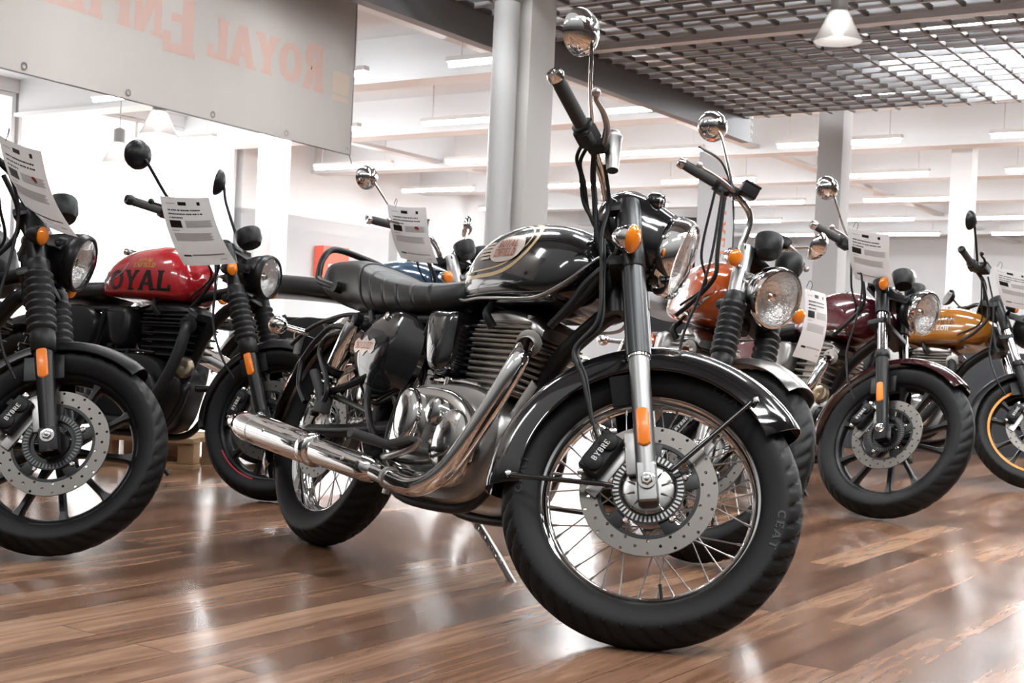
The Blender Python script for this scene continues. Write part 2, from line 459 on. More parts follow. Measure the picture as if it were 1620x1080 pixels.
    # ---- fork
    def fork(b, style, lower=STEEL, fy=.1, top=.715):
        for y in (-fy, fy):
            L = lambda s: b.leg(s, y)
            mb = MB()
            foot = -.045
            if style == 'shroud':
                mb.tube([L(.33), L(.06), L(.02)], [.0235, .0225, .0225], 24, 1)
                R3 = Matrix((( -b.fd.z, 0, b.fd.x), (0, 1, 0), (b.fd.x, 0, b.fd.z))).to_3x3()
                mb.box(L(.0), (.045, .043, .092), R3, .010, 3)
                leg = b.P('fork_leg', mb, FORKA, None, True)
                b.P('fork_shroud', MB().lathe([(.024, 0), (.0285, .002), (.0285, .232), (.026, .234)], L(.306), b.fd, 28), FORKP, leg)
                b.P('fork_cowl', MB().lathe([(.0295, 0), (.031, .004), (.031, .16), (.027, .19), (.012, .2)], L(.535), b.fd, 28), FORKP, leg)
                b.P('fork_collar', MB().lathe([(.024, 0), (.0262, .001), (.0262, .006), (.024, .007)], L(.301), b.fd, 24), CHROME, leg)
            elif style == 'gaiter':
                mb.tube([L(.30), L(.05), L(0), L(foot)], [.026, .024, .024, .023], 20, 1)
                mb.box(L(-.01), (.05, .046, .07), roty(-b.rk), .008)
                leg = b.P('fork_leg', mb, lower, None, True)
                pr = [(.027, 0), (.033, .004), (.036, .045), (.034, .06)]
                n = 8; h = .19
                for k in range(n):
                    z = .062+h*k/n; pr += [(.033, z), (.041, z+h/n*.35), (.041, z+h/n*.6), (.033, z+h/n*.95)]
                pr += [(.034, .256), (.034, .285), (.028, .29)]
                b.P('fork_gaiter', MB().lathe(pr, L(.255), b.fd, 28), PLAST, leg, sharp=60)
                b.P('fork_tube', MB().lathe([(.027, 0), (.028, .003), (.028, top-.53), (.026, top-.53+.003)], L(.53), b.fd, 20), lower if lower is not STEEL else STEEL, leg)
            else:
                mb.tube([L(.34), L(.05), L(0), L(foot)], [.027, .025, .025, .024], 20, 1)
                mb.box(L(-.01), (.052, .048, .075), roty(-b.rk), .008)
                mb.lathe([(.027, 0), (.031, .005), (.031, .03), (.027, .036)], L(.33), b.fd, 20)
                leg = b.P('fork_leg', mb, SATIN, None, True)
                b.P('fork_tube', MB().cyl(L(.33), L(.60), .0205, 20), CHROME, leg)
                b.P('fork_cover', MB().lathe([(.022, 0), (.028, .003), (.028, top-.55), (.024, top-.545)], L(.55), b.fd, 20), SATIN, leg)
            o = -1 if y < 0 else 1
            p = L(0)+Vector((0, o*.022, 0))
            b.P('axle_bolt', MB().lathe([(.019, 0), (.019, .004), (.016, .0045)], p, (0, o, 0), 28).lathe([(.0135, .004), (.0135, .010), (.011, .013)], p, (0, o, 0), 6).lathe([(.006, .012), (.006, .016), (.004, .017)], p, (0, o, 0), 16), CHROME, leg)
            # reflector, rounded pad
            c = L(.125 if style == 'shroud' else (.215 if style == 'gaiter' else .165))+Vector((0, o*.0255, 0))
            out = [(c.x+u*b.fd.x*1-v*b.fd.z, c.z+u*b.fd.z+v*b.fd.x) for u, v in ((-.044, 0), (-.04, .010), (-.03, .0125), (.03, .0125), (.04, .010), (.044, 0), (.04, -.010), (.03, -.0125), (-.03, -.0125), (-.04, -.010))]
            b.P('reflector', MB().pillow(out, c.y, [(-.0015, -o*.006), (-.0015, 0), (0, 0), (0, o*.002), (.002, o*.003)], 2), AMBREF, leg)
        t = b.ax+b.fd*(top-.02)-Vector((0, 0, 0))
        off = Vector((-.045*b.fd.z*1.2, 0, -.045*b.fd.x*0))
        for s, nm in ((top-.02, 'top_yoke'), (.50 if style != 'shroud' else .545, 'lower_yoke')):
            c = b.ax+b.fd*s
            mb = MB().box(c+Vector((-.02, 0, 0)), (.075, fy*2+.05, .026), roty(-b.rk), .01)
            b.P(nm, mb, SATIN, None, True)

    # ---- turn signal: bullet lamp
    def signal(b, p, d, r=.029, front=True, body=CHROME, stalk=None, L=.045):
        d = Vector(d).normalized(); p = Vector(p)
        o = b.P('turn_signal', MB().lathe([(.003, -L-.004), (r*.4, -L-.001), (r*.72, -L*.78), (r*.92, -L*.42), (r*1.0, -.01), (r*1.03, 0), (r*.9, .001)], p, d, 24), body, None, front)
        if stalk is not None: b.P('signal_stalk', MB().tube([p-d*L*.5, stalk], [.009, .011], 10, 1), SATIN if body is not CHROME else CHROME, o)
        b.P('signal_lens', MB().lathe([(r*.97, 0), (r*.99, .006), (r*.8, .013), (r*.4, .017), (.001, .018)], p, d, 24), AMBER, o)
        return o

    # ---- headlight
    def headlight(b, c, d, r, depth, body=GLOSS, ring=CHROME, ringw=.03):
        d = Vector(d).normalized(); c = Vector(c)
        o = b.P('headlight', MB().lathe([(.004, -depth), (r*.45, -depth*.97), (r*.75, -depth*.82), (r*.93, -depth*.5), (r, -ringw-.004), (r*.98, -ringw*.5)], c, d, 48, caps=False), body, None, True)
        b.P('headlight_ring', MB().lathe([(r*.99, -ringw), (r*1.04, -ringw*.8), (r*1.045, -.006), (r*1.0, .004), (r*.93, .005), (r*.91, -.004), (r*.92, -ringw)], c, d, 56, closed=True), ring, o)
        b.P('lamp_reflector', MB().lathe([(r*.92, -.008), (r*.84, -.03), (r*.62, -.055), (r*.3, -.07), (.002, -.072)], c, d, 48, caps=False), BOWL, o)
        b.P('bulb_shield', MB().lathe([(.016, -.05), (.018, -.03), (.012, -.022), (.001, -.02)], c, d, 20), CHROME, o)
        b.P('headlight_lens', MB().lathe([(r*.92, 0), (r*.7, .010), (r*.35, .016), (.001, .018), (.001, .014), (r*.35, .012), (r*.7, .006), (r*.9, -.004)], c, d, 48, caps=False), LENS, o)
        return o

    # ---- bars, grips, mirrors
    def bars(b, pts, barm=SATIN, gripL=.125, mirror='chrome', mpts=None, mr=.056, mdir=(1, -.15, .0), left=True, lever=STEEL, barend=CHROME, ends=True, box=True, cone=False, mptsL=None, stem=.0052):
        """pts: right half from centre outwards, last = bar end"""
        R = [Vector(p) for p in pts]; Lf = [Vector((p.x, -p.y, p.z)) for p in R]
        mb = MB().tube(Lf[::-1][:-1]+R if abs(R[0].y) < 1e-6 else Lf[::-1]+R, .0115, 14, 6)
        hb = b.P('handlebar', mb, barm, None, True)
        for s, Q in ((-1, R), (1, Lf)):
            e = Q[-1]; d = (Q[-1]-Q[-2]).normalized(); gi = e-d*gripL
            pr = [(.0165, 0), (.0175, .004), (.0165, .012)]+[(.0165+(.0012 if k % 2 else 0), .014+k*.004) for k in range(int((gripL-.025)/.004))]+[(.0165, gripL-.006), (.0175, gripL-.002), (.012, gripL)]
            b.P('grip', MB().lathe(pr, gi, d, 20), GRIPM, hb, sharp=70)
            if ends: b.P('bar_end', MB().lathe([(.012, 0), (.0195, .001), (.0205, .012), (.017, .022), (.008, .0225), (.007, .018), (.001, .018)], e-d*.002, d, 22), barend, hb)
            u = Vector((0, 0, 1)); u = (u-d*u.dot(d)).normalized(); f = d.cross(u)*s*1.0
            if f.x < 0: f = -f
            p = gi-d*.028
            M3 = Matrix((f, d, u)).transposed()
            hs = MB().box(p, (.042, .05, .050), M3, .012, 3).box(p+f*.012-u*.018, (.03, .036, .02), M3, .006).lathe([(.0155, 0), (.024, .001), (.025, .010), (.017, .012)], gi-d*.006, d, 20)
            b.P('switch_housing', hs, PLAST, hb)
            b.P('switch_button', MB().box(p-f*.02+u*.008, (.01, .014, .012), M3, .003), REDREF if s < 0 else WTEXT, hb)
            q = gi-d*.062
            pv = q+f*.030-u*.004
            lp = [pv, pv+d*.025+f*.022, pv+d*.06+f*.045, pv+d*.10+f*.054, pv+d*.132+f*.052, pv+d*.148+f*.062]
            lv = MB().tube(lp, [.0075, .0085, .0075, .0062, .0058], 10, 5, flat=.75).lathe([(.001, -.011), (.0075, -.009), (.0112, -.003), (.0112, .003), (.0075, .009), (.001, .011)], lp[-1]+d*.004, d, 14)
            b.P('brake_lever' if s < 0 else 'clutch_lever', lv, lever, hb)
            b.P('lever_perch', MB().box(q+f*.014, (.05, .03, .03), M3, .008), SATIN, hb)
            if s < 0 and cone: b.P('brake_reservoir', MB().lathe([(.001, 0), (.014, .001), (.016, .02), (.022, .085), (.0245, .09), (.0245, .10), (.022, .104), (.001, .106)], (1.046, -.205, .995), (-.042, .0, .105), 28), ALUD, hb)
            elif s < 0 and box:
                b.P('brake_reservoir', MB().box(q+f*.030+u*.024-d*.040, (.045, .058, .042), M3, .010, 3), SATIN, hb)
                b.P('reservoir_cap', MB().box(q+f*.030+u*.047-d*.040, (.047, .060, .007), M3, .003, 2), PLAST, hb)
            if mpts:
                mp = [Vector((x, y*(1 if s < 0 else -1), z)) for x, y, z in mpts] if s < 0 or not mptsL else [Vector(p_) for p_ in mptsL]
                mi = b.P('mirror', MB().tube(mp, stem, 10, 6).lathe([(.009, -.012), (.010, .004), (.007, .016)], mp[0], mp[1]-mp[0], 12), CHROME if mirror == 'chrome' else SATIN, None, True)
                md = Vector((mdir[0], mdir[1]*(1 if s < 0 else -1), mdir[2])).normalized(); c = mp[-1]
                b.P('mirror_head', MB().lathe([(mr*.96, -.006), (mr, -.004), (mr*.985, .001), (mr*.88, .012), (mr*.66, .023), (mr*.35, .030), (.001, .033)], c-md*.014, md, 36), CHROME if mirror == 'chrome' else SATIN, mi)
                b.P('mirror_glass', MB().lathe([(mr*.95, -.007), (.001, -.0075), (.001, -.006), (mr*.95, -.0055)], c-md*.014, md, 36), MIRG, mi)
        return hb
    def cable(b, name, pts, r=.0042, m=None, front=True): return b.P(name, MB().tube(pts, r, 8, 7), m or PLAST, None, front)

    def caliper(b, ang, y=-.064, rr=.125, text=None):
        """two-piston caliper behind the leg at angle ang about the axle"""
        a = radians(ang); c = b.ax+Vector((rr*cos(a), y, rr*sin(a))); R3 = roty(-a+pi/2)
        mb = MB()
        mb.box(c+Vector((0, -.026, 0)), (.105, .030, .052), R3, .010, 3)
        mb.box(c+Vector((0, .022, 0)), (.095, .026, .052), R3, .010, 3)
        mb.box(c+R3 @ Vector((0, 0, .022)), (.07, .07, .014), R3, .005)
        for u in (-.028, .028): mb.lathe([(.021, 0), (.021, .012), (.017, .015), (.001, .0155)], c+Vector((0, -.035, 0))+R3 @ Vector((u, 0, 0)), (0, -1, 0), 20)
        o = b.P('brake_caliper', mb, MATTE, None, True)
        for u in (-.058, .058): b.P('caliper_bolt', MB().lathe([(.009, 0), (.009, .008), (.006, .010)], c+Vector((0, -.024, 0))+R3 @ Vector((u, 0, .012)), (0, -1, 0), 6), CHROME, o)
        b.P('caliper_bracket', MB().box(c+R3 @ Vector((-.02, 0, -.03))+Vector((0, -.004, 0)), (.13, .012, .03), R3, .004).box(b.leg(.065, -.085)+Vector((-.03, 0, 0)), (.034, .014, .10), roty(-b.rk), .006), ALUD, o)
        if text:
            q, L = word_quads(text, .013, .14, 1.0, .3)
            R2 = roty(-a+pi/2)
            def f(x, z): return c+Vector((0, -.0513, 0))+R2 @ Vector((x-L/2, 0, z-.0065))
            b.P('caliper_lettering', quads_mesh(MB(), q, f), WTEXT, o)
        return o

    # ---- frame, swingarm, shocks
    def frame(b, m=SATIN, head=None, r=.021, rear=True):
        h = Vector(head or (b.WB-.335, 0, .83)); mb = MB()
        st = b.ax+b.fd*.6; st.y = 0; st.x -= .045
        lo = b.ax+b.fd*.45; lo.x -= .05
        mb.tube([lo, st], .032, 18, 1)
        mb.tube([st-b.fd*.05, (h.x-.13, 0, h.z-.07), (.62, 0, .70), (.45, 0, .66)], .022, 14, 4)
        mb.tube([lo+b.fd*.02, (lo.x-.075, 0, .715), (.972, 0, .628), (.918, 0, .52), (.885, 0, .44), (.88, 0, .38)], r+.003, 14, 4)
        for y in (-.1, .1):
            mb.tube([(.62, y*.4, .70), (.5, y, .685), (.2, y*1.0, .685), (.10, y*.95, .69)], .013, 12, 5)
            mb.tube([(.5, y, .68), (.46, y, .5), (.44, y, .36), (.47, y, .27)], .015, 12, 4)
            mb.tube([(.46, y, .42), (.25, y*1.1, .60), (.17, y*1.1, .70)], .012, 12, 4)
            mb.tube([(.93, y*.2, .40), (.97, y*.75, .40), (.955, y*.8, .32), (.88, y*.8, .225), (.75, y*.8, .2), (.55, y*.9, .205), (.47, y, .27)], .014, 12, 5)
        o = b.P('frame', mb, m)
        sw = MB()
        for y in (-.1, .1): sw.tube([(.45, y*.9, .38), (.2, y, .345), (0, y, .325), (-.03, y, .323)], [.02, .02, .022, .02], 12, 3)
        sw.cyl((.45, -.11, .38), (.45, .11, .38), .024)
        b.P('swingarm', sw, m)
        return o
    def shocks(b, top=(.17, .66), bot=(.05, .39), y=.145, cover=CHROME, spring=CHROME):
        for s in (-1, 1):
            a = Vector((top[0], s*y, top[1])); c = Vector((bot[0], s*y, bot[1])); d = (c-a).normalized(); L = (c-a).length
            o = b.P('shock_absorber', MB().cyl(a-d*.005, c, .011, 14).lathe([(.012, 0), (.017, .002), (.017, .024), (.012, .026)], a+Vector((0, -s*.013, 0)), (0, s, 0), 16).lathe([(.01, 0), (.016, .002), (.016, .024), (.01, .026)], c+Vector((0, -s*.013, 0)), (0, s, 0), 16).lathe([(.012, L*.52), (.03, L*.53), (.03, L*.57), (.022, L*.585), (.022, L*.62)], a, d, 20), SATIN)
            if cover: b.P('shock_cover', MB().lathe([(.012, .012), (.026, .016), (.029, .03), (.029, L*.5), (.026, L*.52), (.012, L*.52)], a, d, 24), cover, o)
            x, yv, _ = frame_of(d); n = 6; z0 = L*.56 if cover else L*.1; z1 = L*.93
            pts = [a+d*(z0+(z1-z0)*k/(n*12))+(x*cos(2*pi*k/12)+yv*sin(2*pi*k/12))*.0245 for k in range(n*12+1)]
            b.P('shock_spring', MB().tube(pts, .0052, 8, 1), spring, o)

    # ---- single cylinder engine
    def engine(b, case=ALU, cover=ALUP, fins=FIN, head=ALU, fine=True, twin=False, kx=1.):
        out = [(.46, .30), (.465, .45), (.53, .50), (.66, .515), (.80, .512), (.90, .485), (.955, .42), (.955, .32), (.91, .245), (.80, .212), (.62, .212), (.51, .245)]
        out = [(.46+(x-.46)*kx, z) for x, z in out]
        e = b.P('engine', MB().pillow(out, 0, [(.03, -.118), (.008, -.112), (0, -.10), (0, .10), (.008, .112), (.03, .118)], 4), case)
        cvs = [(0, -.01), (0, .020), (.003, .027), (.010, .031), (.03, .034)]
        cv = [(.49, .33), (.495, .43), (.55, .485), (.66, .495), (.76, .485), (.85, .44), (.895, .37), (.88, .29), (.82, .25), (.70, .24), (.57, .255), (.51, .285)]
        cv = [(.46+(x-.46)*kx, z) for x, z in cv]
        for s in (-1, 1):
            c = b.P('crankcase_cover', MB().pillow(cv, s*.112, [(i_, s*y_) for i_, y_ in cvs], 4), cover, e)
            if s < 0:
                b.P('clutch_bulge', MB().lathe([(.078, 0), (.077, .012), (.07, .018), (.03, .021), (.001, .022)], (.80, -.140, .365), (0, -1, 0), 36), cover, e)
                el = [(.590+.052*cos(t)-.010*sin(t), .408+.072*sin(t)) for t in (2*pi*k/16 for k in range(16))]
                b.P('oval_cover', MB().pillow(el, -.138, [(-.002, 0), (-.002, -.022), (.002, -.027), (.009, -.031), (.026, -.034)], 3), ALUP if cover is not SATIN else SATIN, e)
                el = [(.714+.033*cos(t), .430+.034*sin(t)) for t in (2*pi*k/14 for k in range(14))]
                b.P('small_oval_cover', MB().pillow(el, -.138, [(-.002, 0), (-.002, -.022), (.003, -.026), (.012, -.029)], 3), ALUP if cover is not SATIN else SATIN, e)
                b.P('oil_filler', MB().cyl((.535, -.075, .48), (.535, -.075, .535), .019, 16, .003).lathe([(.021, 0), (.021, .012), (.012, .016)], (.535, -.075, .535), (0, 0, 1), 8), cover, e)
                b.P('oil_line', MB().tube([(.54, -.085, .525), (.62, -.098, .522), (.72, -.10, .525), (.80, -.10, .52)], .006, 8, 4).box((.66, -.10, .50), (.018, .02, .06), None, .004), cover, e)
        if twin:
            b.P('round_cover', MB().lathe([(.058, 0), (.058, .012), (.05, .018), (.046, .014), (.034, .014), (.03, .02), (.001, .022)], (1.0, -.12, .56), (.35, -1, .1), 32), cover, e)
        n1, n2 = (8, 5) if fine else (5, 4)
        cy = MB().box((.820, 0, .57), (.16, .13, .13), None, .01)
        for k in range(n1):
            z = .515+k*(.115/(n1-1)); f = .105+.010*(k/n1)
            cy.box((.820, 0, z), (f*2+.01, .178+.01*(k/n1), .0088), None, .004, 1)
        b.P('cylinder_barrel', cy, fins, e)
        hd = MB().box((.820, 0, .675), (.17, .12, .07), None, .01)
        for k in range(n2): hd.box((.817, 0, .640+k*(.05/(n2-1))), (.242-.006*k, .200-.004*k, .0075), None, .0034, 1)
        for sx, sy in ((1, 1), (1, -1), (-1, 1), (-1, -1)): hd.cyl((.820+sx*.085, sy*.07, .64), (.820+sx*.085, sy*.07, .712), .011, 12)
        b.P('cylinder_head', hd, fins, e)
        b.P('rocker_cover', loft_x([(.685, .685, .698, .05), (.695, .68, .716, .07), (.74, .68, .732, .082), (.83, .675, .735, .086), (.92, .665, .718, .082), (.955, .66, .690, .06)], 4, 28, 3.2, 6, .3), head, e)
        b.P('exhaust_flange', MB().lathe([(.022, -.03), (.022, 0), (.034, .001), (.034, .006), (.024, .008)], (.935, -.078, .640), (.55, -.8, -.15), 24), fins, e)
        b.P('spark_plug_cap', MB().tube([(.80, -.105, .67), (.785, -.125, .70), (.76, -.10, .735)], [.012, .011, .008], 10, 3), MATTE, e)
        b.P('throttle_body', MB().tube([(.60, -.01, .60), (.66, -.01, .625), (.73, -.01, .655)], [.036, .03, .026], 18, 2), MATTE, e)
        return e

    def tank(b, st, m, et=2.3, eb=4., wf=.42, seam=None, cap=(0.83, 1.), n=40, sm=8):
        me = mesh_of('fuel_tank', loft_x(st, sm, n, et, eb, wf), m, 60)
        o = b.P('fuel_tank', me, m); b.tankme = me
        x = cap[0]; t = bvh_of(me); h = t.ray_cast(Vector((x, 0, 2)), Vector((0, 0, -1)))
        if h[0] is not None: b.P('filler_cap', MB().lathe([(.036, -.004), (.036, .006*cap[1]), (.03, .012*cap[1]), (.001, .014*cap[1])], h[0], (0, 0, 1), 24), CHROME if m is not SATIN else SATIN, o)
        return o
    def indicator_pod(b, c, d, r=.036, L=.05, m=PLAST, face=True):
        d = Vector(d).normalized(); c = Vector(c)
        o = b.P('instrument', MB().lathe([(.004, -L), (r*.75, -L*.95), (r*.96, -L*.6), (r, 0), (r*.94, .006), (r*.9, .002)], c, d, 28), m, None, True)
        b.P('instrument_face', MB().lathe([(r*.9, .001), (.001, .003)], c, d, 28, caps=False), BTEXT, o)
        return o

# ================================================================== the black cruiser in front
ROW = 'motorcycles on the showroom floor'
def main_bike():
    b = Bike('gloss black motorcycle with gold tank stripe, brown seatless chrome exhaust and wire wheels', -.5711, 3.9847, -54.6626, 14.689, 42.6416,
             (1.39, .331, .325, .2525, .242, 25.18, .1042355, .102, .125), .4157, ROW)
    b.root['label'] = 'gloss black motorcycle with gold striped tank, chrome exhaust and wire spoked front wheel'
    b.wheel('front_wheel', letters=True)
    b.wheel('rear_wheel', rear=True, discR=.135, fine=True)
    b.fork('shroud', fy=.1)
    b.caliper(165, text='BYBRE')
    # front mudguard and its stays
    c = (1.39, .331)
    fd = b.P('front_fender', fender_mesh(c, U(.372, .082, .074, 15), 47, 197, 64, .07), GLOSS, None, True)
    for y in (-.083, .083):
        b.P('fender_stay', MB().tube([(1.325, y*1.2, .300), (1.30, y*1.2, .297), (1.12, y*1.06, .253), (1.103, y*1.03, .250)], .0058, 10, 2), GLOSS, fd)
        b.P('fender_stay', MB().tube([(1.425, y*1.2, .378), (1.435, y*1.2, .395), (1.517, y*1.06, .570), (1.527, y*1.03, .594)], .0058, 10, 2), GLOSS, fd)
        for x, z in ((1.093, .252), (1.536, .606)): b.P('fender_bolt', MB().lathe([(.007, -.006), (.006, .006), (.001, .007)], (x, y*.985, z), (0, 1 if y > 0 else -1, 0), 12), CHROME, fd)
        p = b.leg(.22, y)
        b.P('fender_bracket', MB().box((p.x-.045, y*.98, p.z-.005), (.05, .006, .075), roty(-.5), .002), BLACKP, fd)
    b.P('fender_hem', MB().tube([(1.39+.287*cos(radians(a)), -.0825, .331+.287*sin(radians(a))) for a in range(56, 190, 6)], .0022, 6, 2), GLOSS, fd)
    # headlight nacelle with pilot lamps
    st = [(1.0, .945, .985, .045), (1.02, .90, 1.03, .085), (1.06, .875, 1.052, .108), (1.11, .85, 1.055, .112), (1.145, .842, 1.045, .108), (1.175, .842, 1.035, .101), (1.19, .845, 1.03, .096)]
    b.P('headlight_nacelle', loft_x(st, 5, 36, 2.3, 2.2, .5), GLOSS, None, True)
    hl = b.headlight((1.238, 0, .933), (1, 0, -.05), .096, .085, GLOSS, CHROME, .042)
    for y in (-.082, .082):
        pl = b.P('pilot_lamp', MB().lathe([(.012, -.036), (.022, -.026), (.024, -.004), (.022, .002), (.0185, .002)], (1.150, y, 1.022), (1, -.1 if y < 0 else .1, .05), 24), GLOSS, None, True)
        b.P('pilot_ring', MB().lathe([(.0185, -.002), (.021, .001), (.020, .005), (.0165, .004), (.0165, -.002)], (1.152, y, 1.022), (1, -.1 if y < 0 else .1, .05), 24, closed=True), CHROME, pl)
        b.P('pilot_lens', MB().lathe([(.0175, -.002), (.013, .005), (.001, .008)], (1.151, y, 1.022), (1, 0, .08), 20), LENS, pl)
        b.signal((1.15, y*2.15, .852), (1, .22 if y > 0 else -.22, 0), .033, stalk=Vector((1.11, y*1.2, .845)))
    b.P('instrument_dial', MB().lathe([(.05, -.03), (.052, 0), (.046, .004), (.001, .005)], (1.045, 0, 1.045), (-.5, 0, 1), 32), SATIN, None, True)
    # handlebar
    b.bars([(1.03, 0, .975), (1.03, -.05, .978), (1.005, -.115, 1.02), (.975, -.2, 1.045), (.955, -.27, 1.048), (.893, -.392, 1.074)], CHROME, .135, 'chrome',
           [(.985, -.225, 1.05), (.968, -.285, 1.075), (.952, -.345, 1.12), (.938, -.385, 1.168), (.928, -.405, 1.193), (.912, -.415, 1.203)], .0565, (1, -.55, -.12), cone=True)
    b.P('bar_clamp', MB().box((1.03, 0, .965), (.05, .12, .035), None, .01), SATIN, None, True)
    b.cable('brake_hose', [(1.02, -.20, 1.01), (1.05, -.135, .95), (1.065, -.13, .87), (1.10, -.125, .78), (1.14, -.115, .66), (1.118, -.11, .57), (1.165, -.11, .51), (1.225, -.10, .42)], .0048)
    b.cable('sensor_cable', [(1.075, -.125, .86), (1.115, -.12, .76), (1.15, -.108, .65), (1.125, -.105, .575), (1.172, -.105, .515), (1.235, -.10, .41), (1.29, -.09, .36)], .0034)
    b.cable('throttle_cable', [(.965, -.245, 1.035), (.945, -.19, 1.015), (.965, -.165, .985), (.99, -.13, .935), (1.045, -.10, .885), (1.085, -.055, .80), (1.045, -.02, .71), (1.005, 0, .658)], .0045)
    b.cable('throttle_cable', [(.975, -.235, 1.035), (.955, -.18, 1.01), (.98, -.155, .97), (1.005, -.115, .925), (1.055, -.09, .87), (1.09, -.045, .79), (1.045, -.015, .71), (1.005, 0, .658)], .0045)
    b.cable('wiring_loom', [(.985, -.215, 1.035), (.99, -.155, 1.0), (1.01, -.125, .955), (1.045, -.10, .88), (1.085, -.08, .82), (1.075, -.06, .76), (1.045, -.03, .71), (1.005, 0, .658)], .0075)
    b.cable('clutch_cable', [(.98, .22, 1.02), (1.06, .14, .97), (1.06, .03, .88), (.98, -.02, .80)], .0045)
    b.cable('wiring_loom', [(1.16, -.07, .90), (1.11, -.085, .858), (1.09, -.08, .81), (1.06, -.06, .765), (1.04, -.035, .715), (1.005, 0, .658)], .010)
    # tank
    st = [(.560, .792, .806, .03), (.582, .765, .865, .078), (.625, .742, .922, .110), (.70, .735, .955, .130), (.79, .735, .970, .142), (.87, .735, .968, .148), (.95, .736, .956, .146), (1.02, .745, .932, .134), (1.065, .775, .903, .112), (1.095, .82, .872, .07), (1.103, .835, .855, .03)]
    tk = b.tank(st, GLOSS, 2.25, 4.5, .36, cap=(.80, .25))
    cs = caster(b.tankme, 1, .0012); cs2 = caster(b.tankme, 1, .0035)
    # gold double stripe and the badge, both flanks
    thick = [(.585, .790), (.64, .796), (.72, .798), (.80, .802), (.862, .817), (.908, .848), (.926, .885), (.912, .920), (.872, .944), (.81, .957)]
    thin = [(.60, .805), (.66, .812), (.74, .815), (.81, .822), (.858, .836), (.892, .862), (.904, .890), (.892, .916), (.86, .935), (.81, .948)]
    for side in (1, -1):
        c1 = caster(b.tankme, side, .0010)
        b.P('pinstripe', quads_mesh(MB(), ribbon(thick, [.006, .0115], 10), c1), GOLD, tk)
        b.P('pinstripe', quads_mesh(MB(), ribbon(thin, [.003, .0055], 10), c1), GOLD, tk)
        c2 = caster(b.tankme, side, .0030); c3 = caster(b.tankme, side, .0052)
        # winged badge: oval shield with wing bars behind it
        qs = []
        for i in range(14):
            for j in range(6):
                def e(u, v):
                    x = .822+.078*u; hh = .035*sqrt(max(0, 1-abs(u)**2.4))+.002
                    return (x, .868+hh*v+.002*u)
                qs.append([e(-1+2*i/14, -1+2*j/6), e(-1+2*(i+1)/14, -1+2*j/6), e(-1+2*(i+1)/14, -1+2*(j+1)/6), e(-1+2*i/14, -1+2*(j+1)/6)])
        bd = b.P('tank_badge', quads_mesh(MB(), qs, c2), BADGE, tk)
        wg = []
        for k in range(5):
            z = .888-.0105*k; L0 = (.690, .676, .676, .684, .70)[k]
            for i in range(4):
                xa, xb = L0+(.75-L0)*i/4, L0+(.75-L0)*(i+1)/4
                wg.append([(xa, z-.0035), (xb, z-.0035), (xb, z+.0035), (xa, z+.0035)])
        b.P('badge_wing', quads_mesh(MB(), wg, c2), BADGE, bd)
        for word, zz, hh, ww in (('ROYAL', .871, .021, 1.0), ('ENFIELD', .846, .021, .86)):
            q, L = word_quads(word, hh, .1, ww, .3)
            f = (lambda x, z, L=L, zz=zz, c3=c3: c3(.824-L/2+x, zz+z)) if side == 1 else (lambda x, z, L=L, zz=zz, c3=c3: c3(.824+L/2-x, zz+z))
            b.P('badge_lettering', quads_mesh(MB(), q, f), BADGER, bd)
    # folded seam lip round the tank bottom
    for s in (-1, 1):
        lip = [(.60, s*.095, .745), (.66, s*.118, .736), (.75, s*.136, .737), (.85, s*.146, .735), (.94, s*.145, .735), (1.0, s*.138, .742), (1.04, s*.125, .765), (1.07, s*.108, .795), (1.09, s*.088, .83), (1.10, s*.06, .865)]
        b.P('tank_seam', MB().tube(lip, .006, 8, 5, flat=.7), STEEL, tk)
    # seat: smooth pillion hump, slanted stitched panels in front of it
    ss = [(-.235, .80, .82, .05), (-.225, .775, .85, .09), (-.18, .748, .872, .122), (-.10, .724, .877, .134), (.0, .700, .874, .142), (.06, .690, .862, .147), (.12, .688, .842, .148), (.20, .690, .822, .147), (.30, .694, .808, .145), (.40, .698, .800, .138), (.50, .705, .802, .122), (.57, .722, .812, .10), (.62, .75, .815, .07)]
    Pp = catmull([(q[0], q[1], q[2]) for q in ss], 16); Wd = catmull([(q[0], q[3], 0) for q in ss], 16); rings = []
    shear = lambda x, z, zt: max(0., zt-z)*.62*max(0., min(1., (x+.14)/.12))*max(0., min(1., (.60-x)/.25))
    for p, q in zip(Pp, Wd):
        x, zb, zt, hw = p.x, p.y, p.z, q.y
        if .045 < x < .50:
            ph = ((x-.055)/.082) % 1.0; d = min(ph, 1-ph)*.082; g = (.006 if x < .09 else .0032)*math.exp(-(d/.0035)**2); zt -= g; hw -= g
        r = section(x, zb, zt, hw, 48, 3.2, 3.0, .45)
        rings.append([Vector((v.x+shear(x, v.z, zt), v.y, v.z)) for v in r])
    seat = b.P('seat', MB().rings(rings), LEATH, None, False, 60)
    rp = [Vector((v.x+shear(.062, v.z, .862)-.002, v.y*1.012, v.z+.0005)) for v in section(.062, .690, .862, .147, 48, 3.2, 3.0, .45)]
    b.P('seat_piping', MB().tube(rp[:24]+rp[24:], .0024, 6, 1, closed=True), LEATH, seat)
    b.P('grab_rail', MB().tube([(-.02, -.143, .762), (-.08, -.15, .772), (-.145, -.152, .785), (-.168, -.148, .81), (-.185, -.14, .86), (-.21, -.10, .905), (-.225, 0, .915), (-.21, .10, .905), (-.185, .14, .86), (-.168, .148, .81), (-.145, .152, .785), (-.02, .143, .762)], .0105, 14, 6).cyl((-.03, -.155, .765), (-.03, -.12, .765), .018).cyl((-.03, .155, .765), (-.03, .12, .765), .018), SATIN)
    b.frame(SATIN)
    b.P('number_plate_label', MB().tube([(.995, -.075, .542), (.933, -.075, .441)], .017, 12, 1, flat=.15, up=(0, 1, 0)), STEEL)
    b.shocks((.165, .665), (.06, .38), .148)
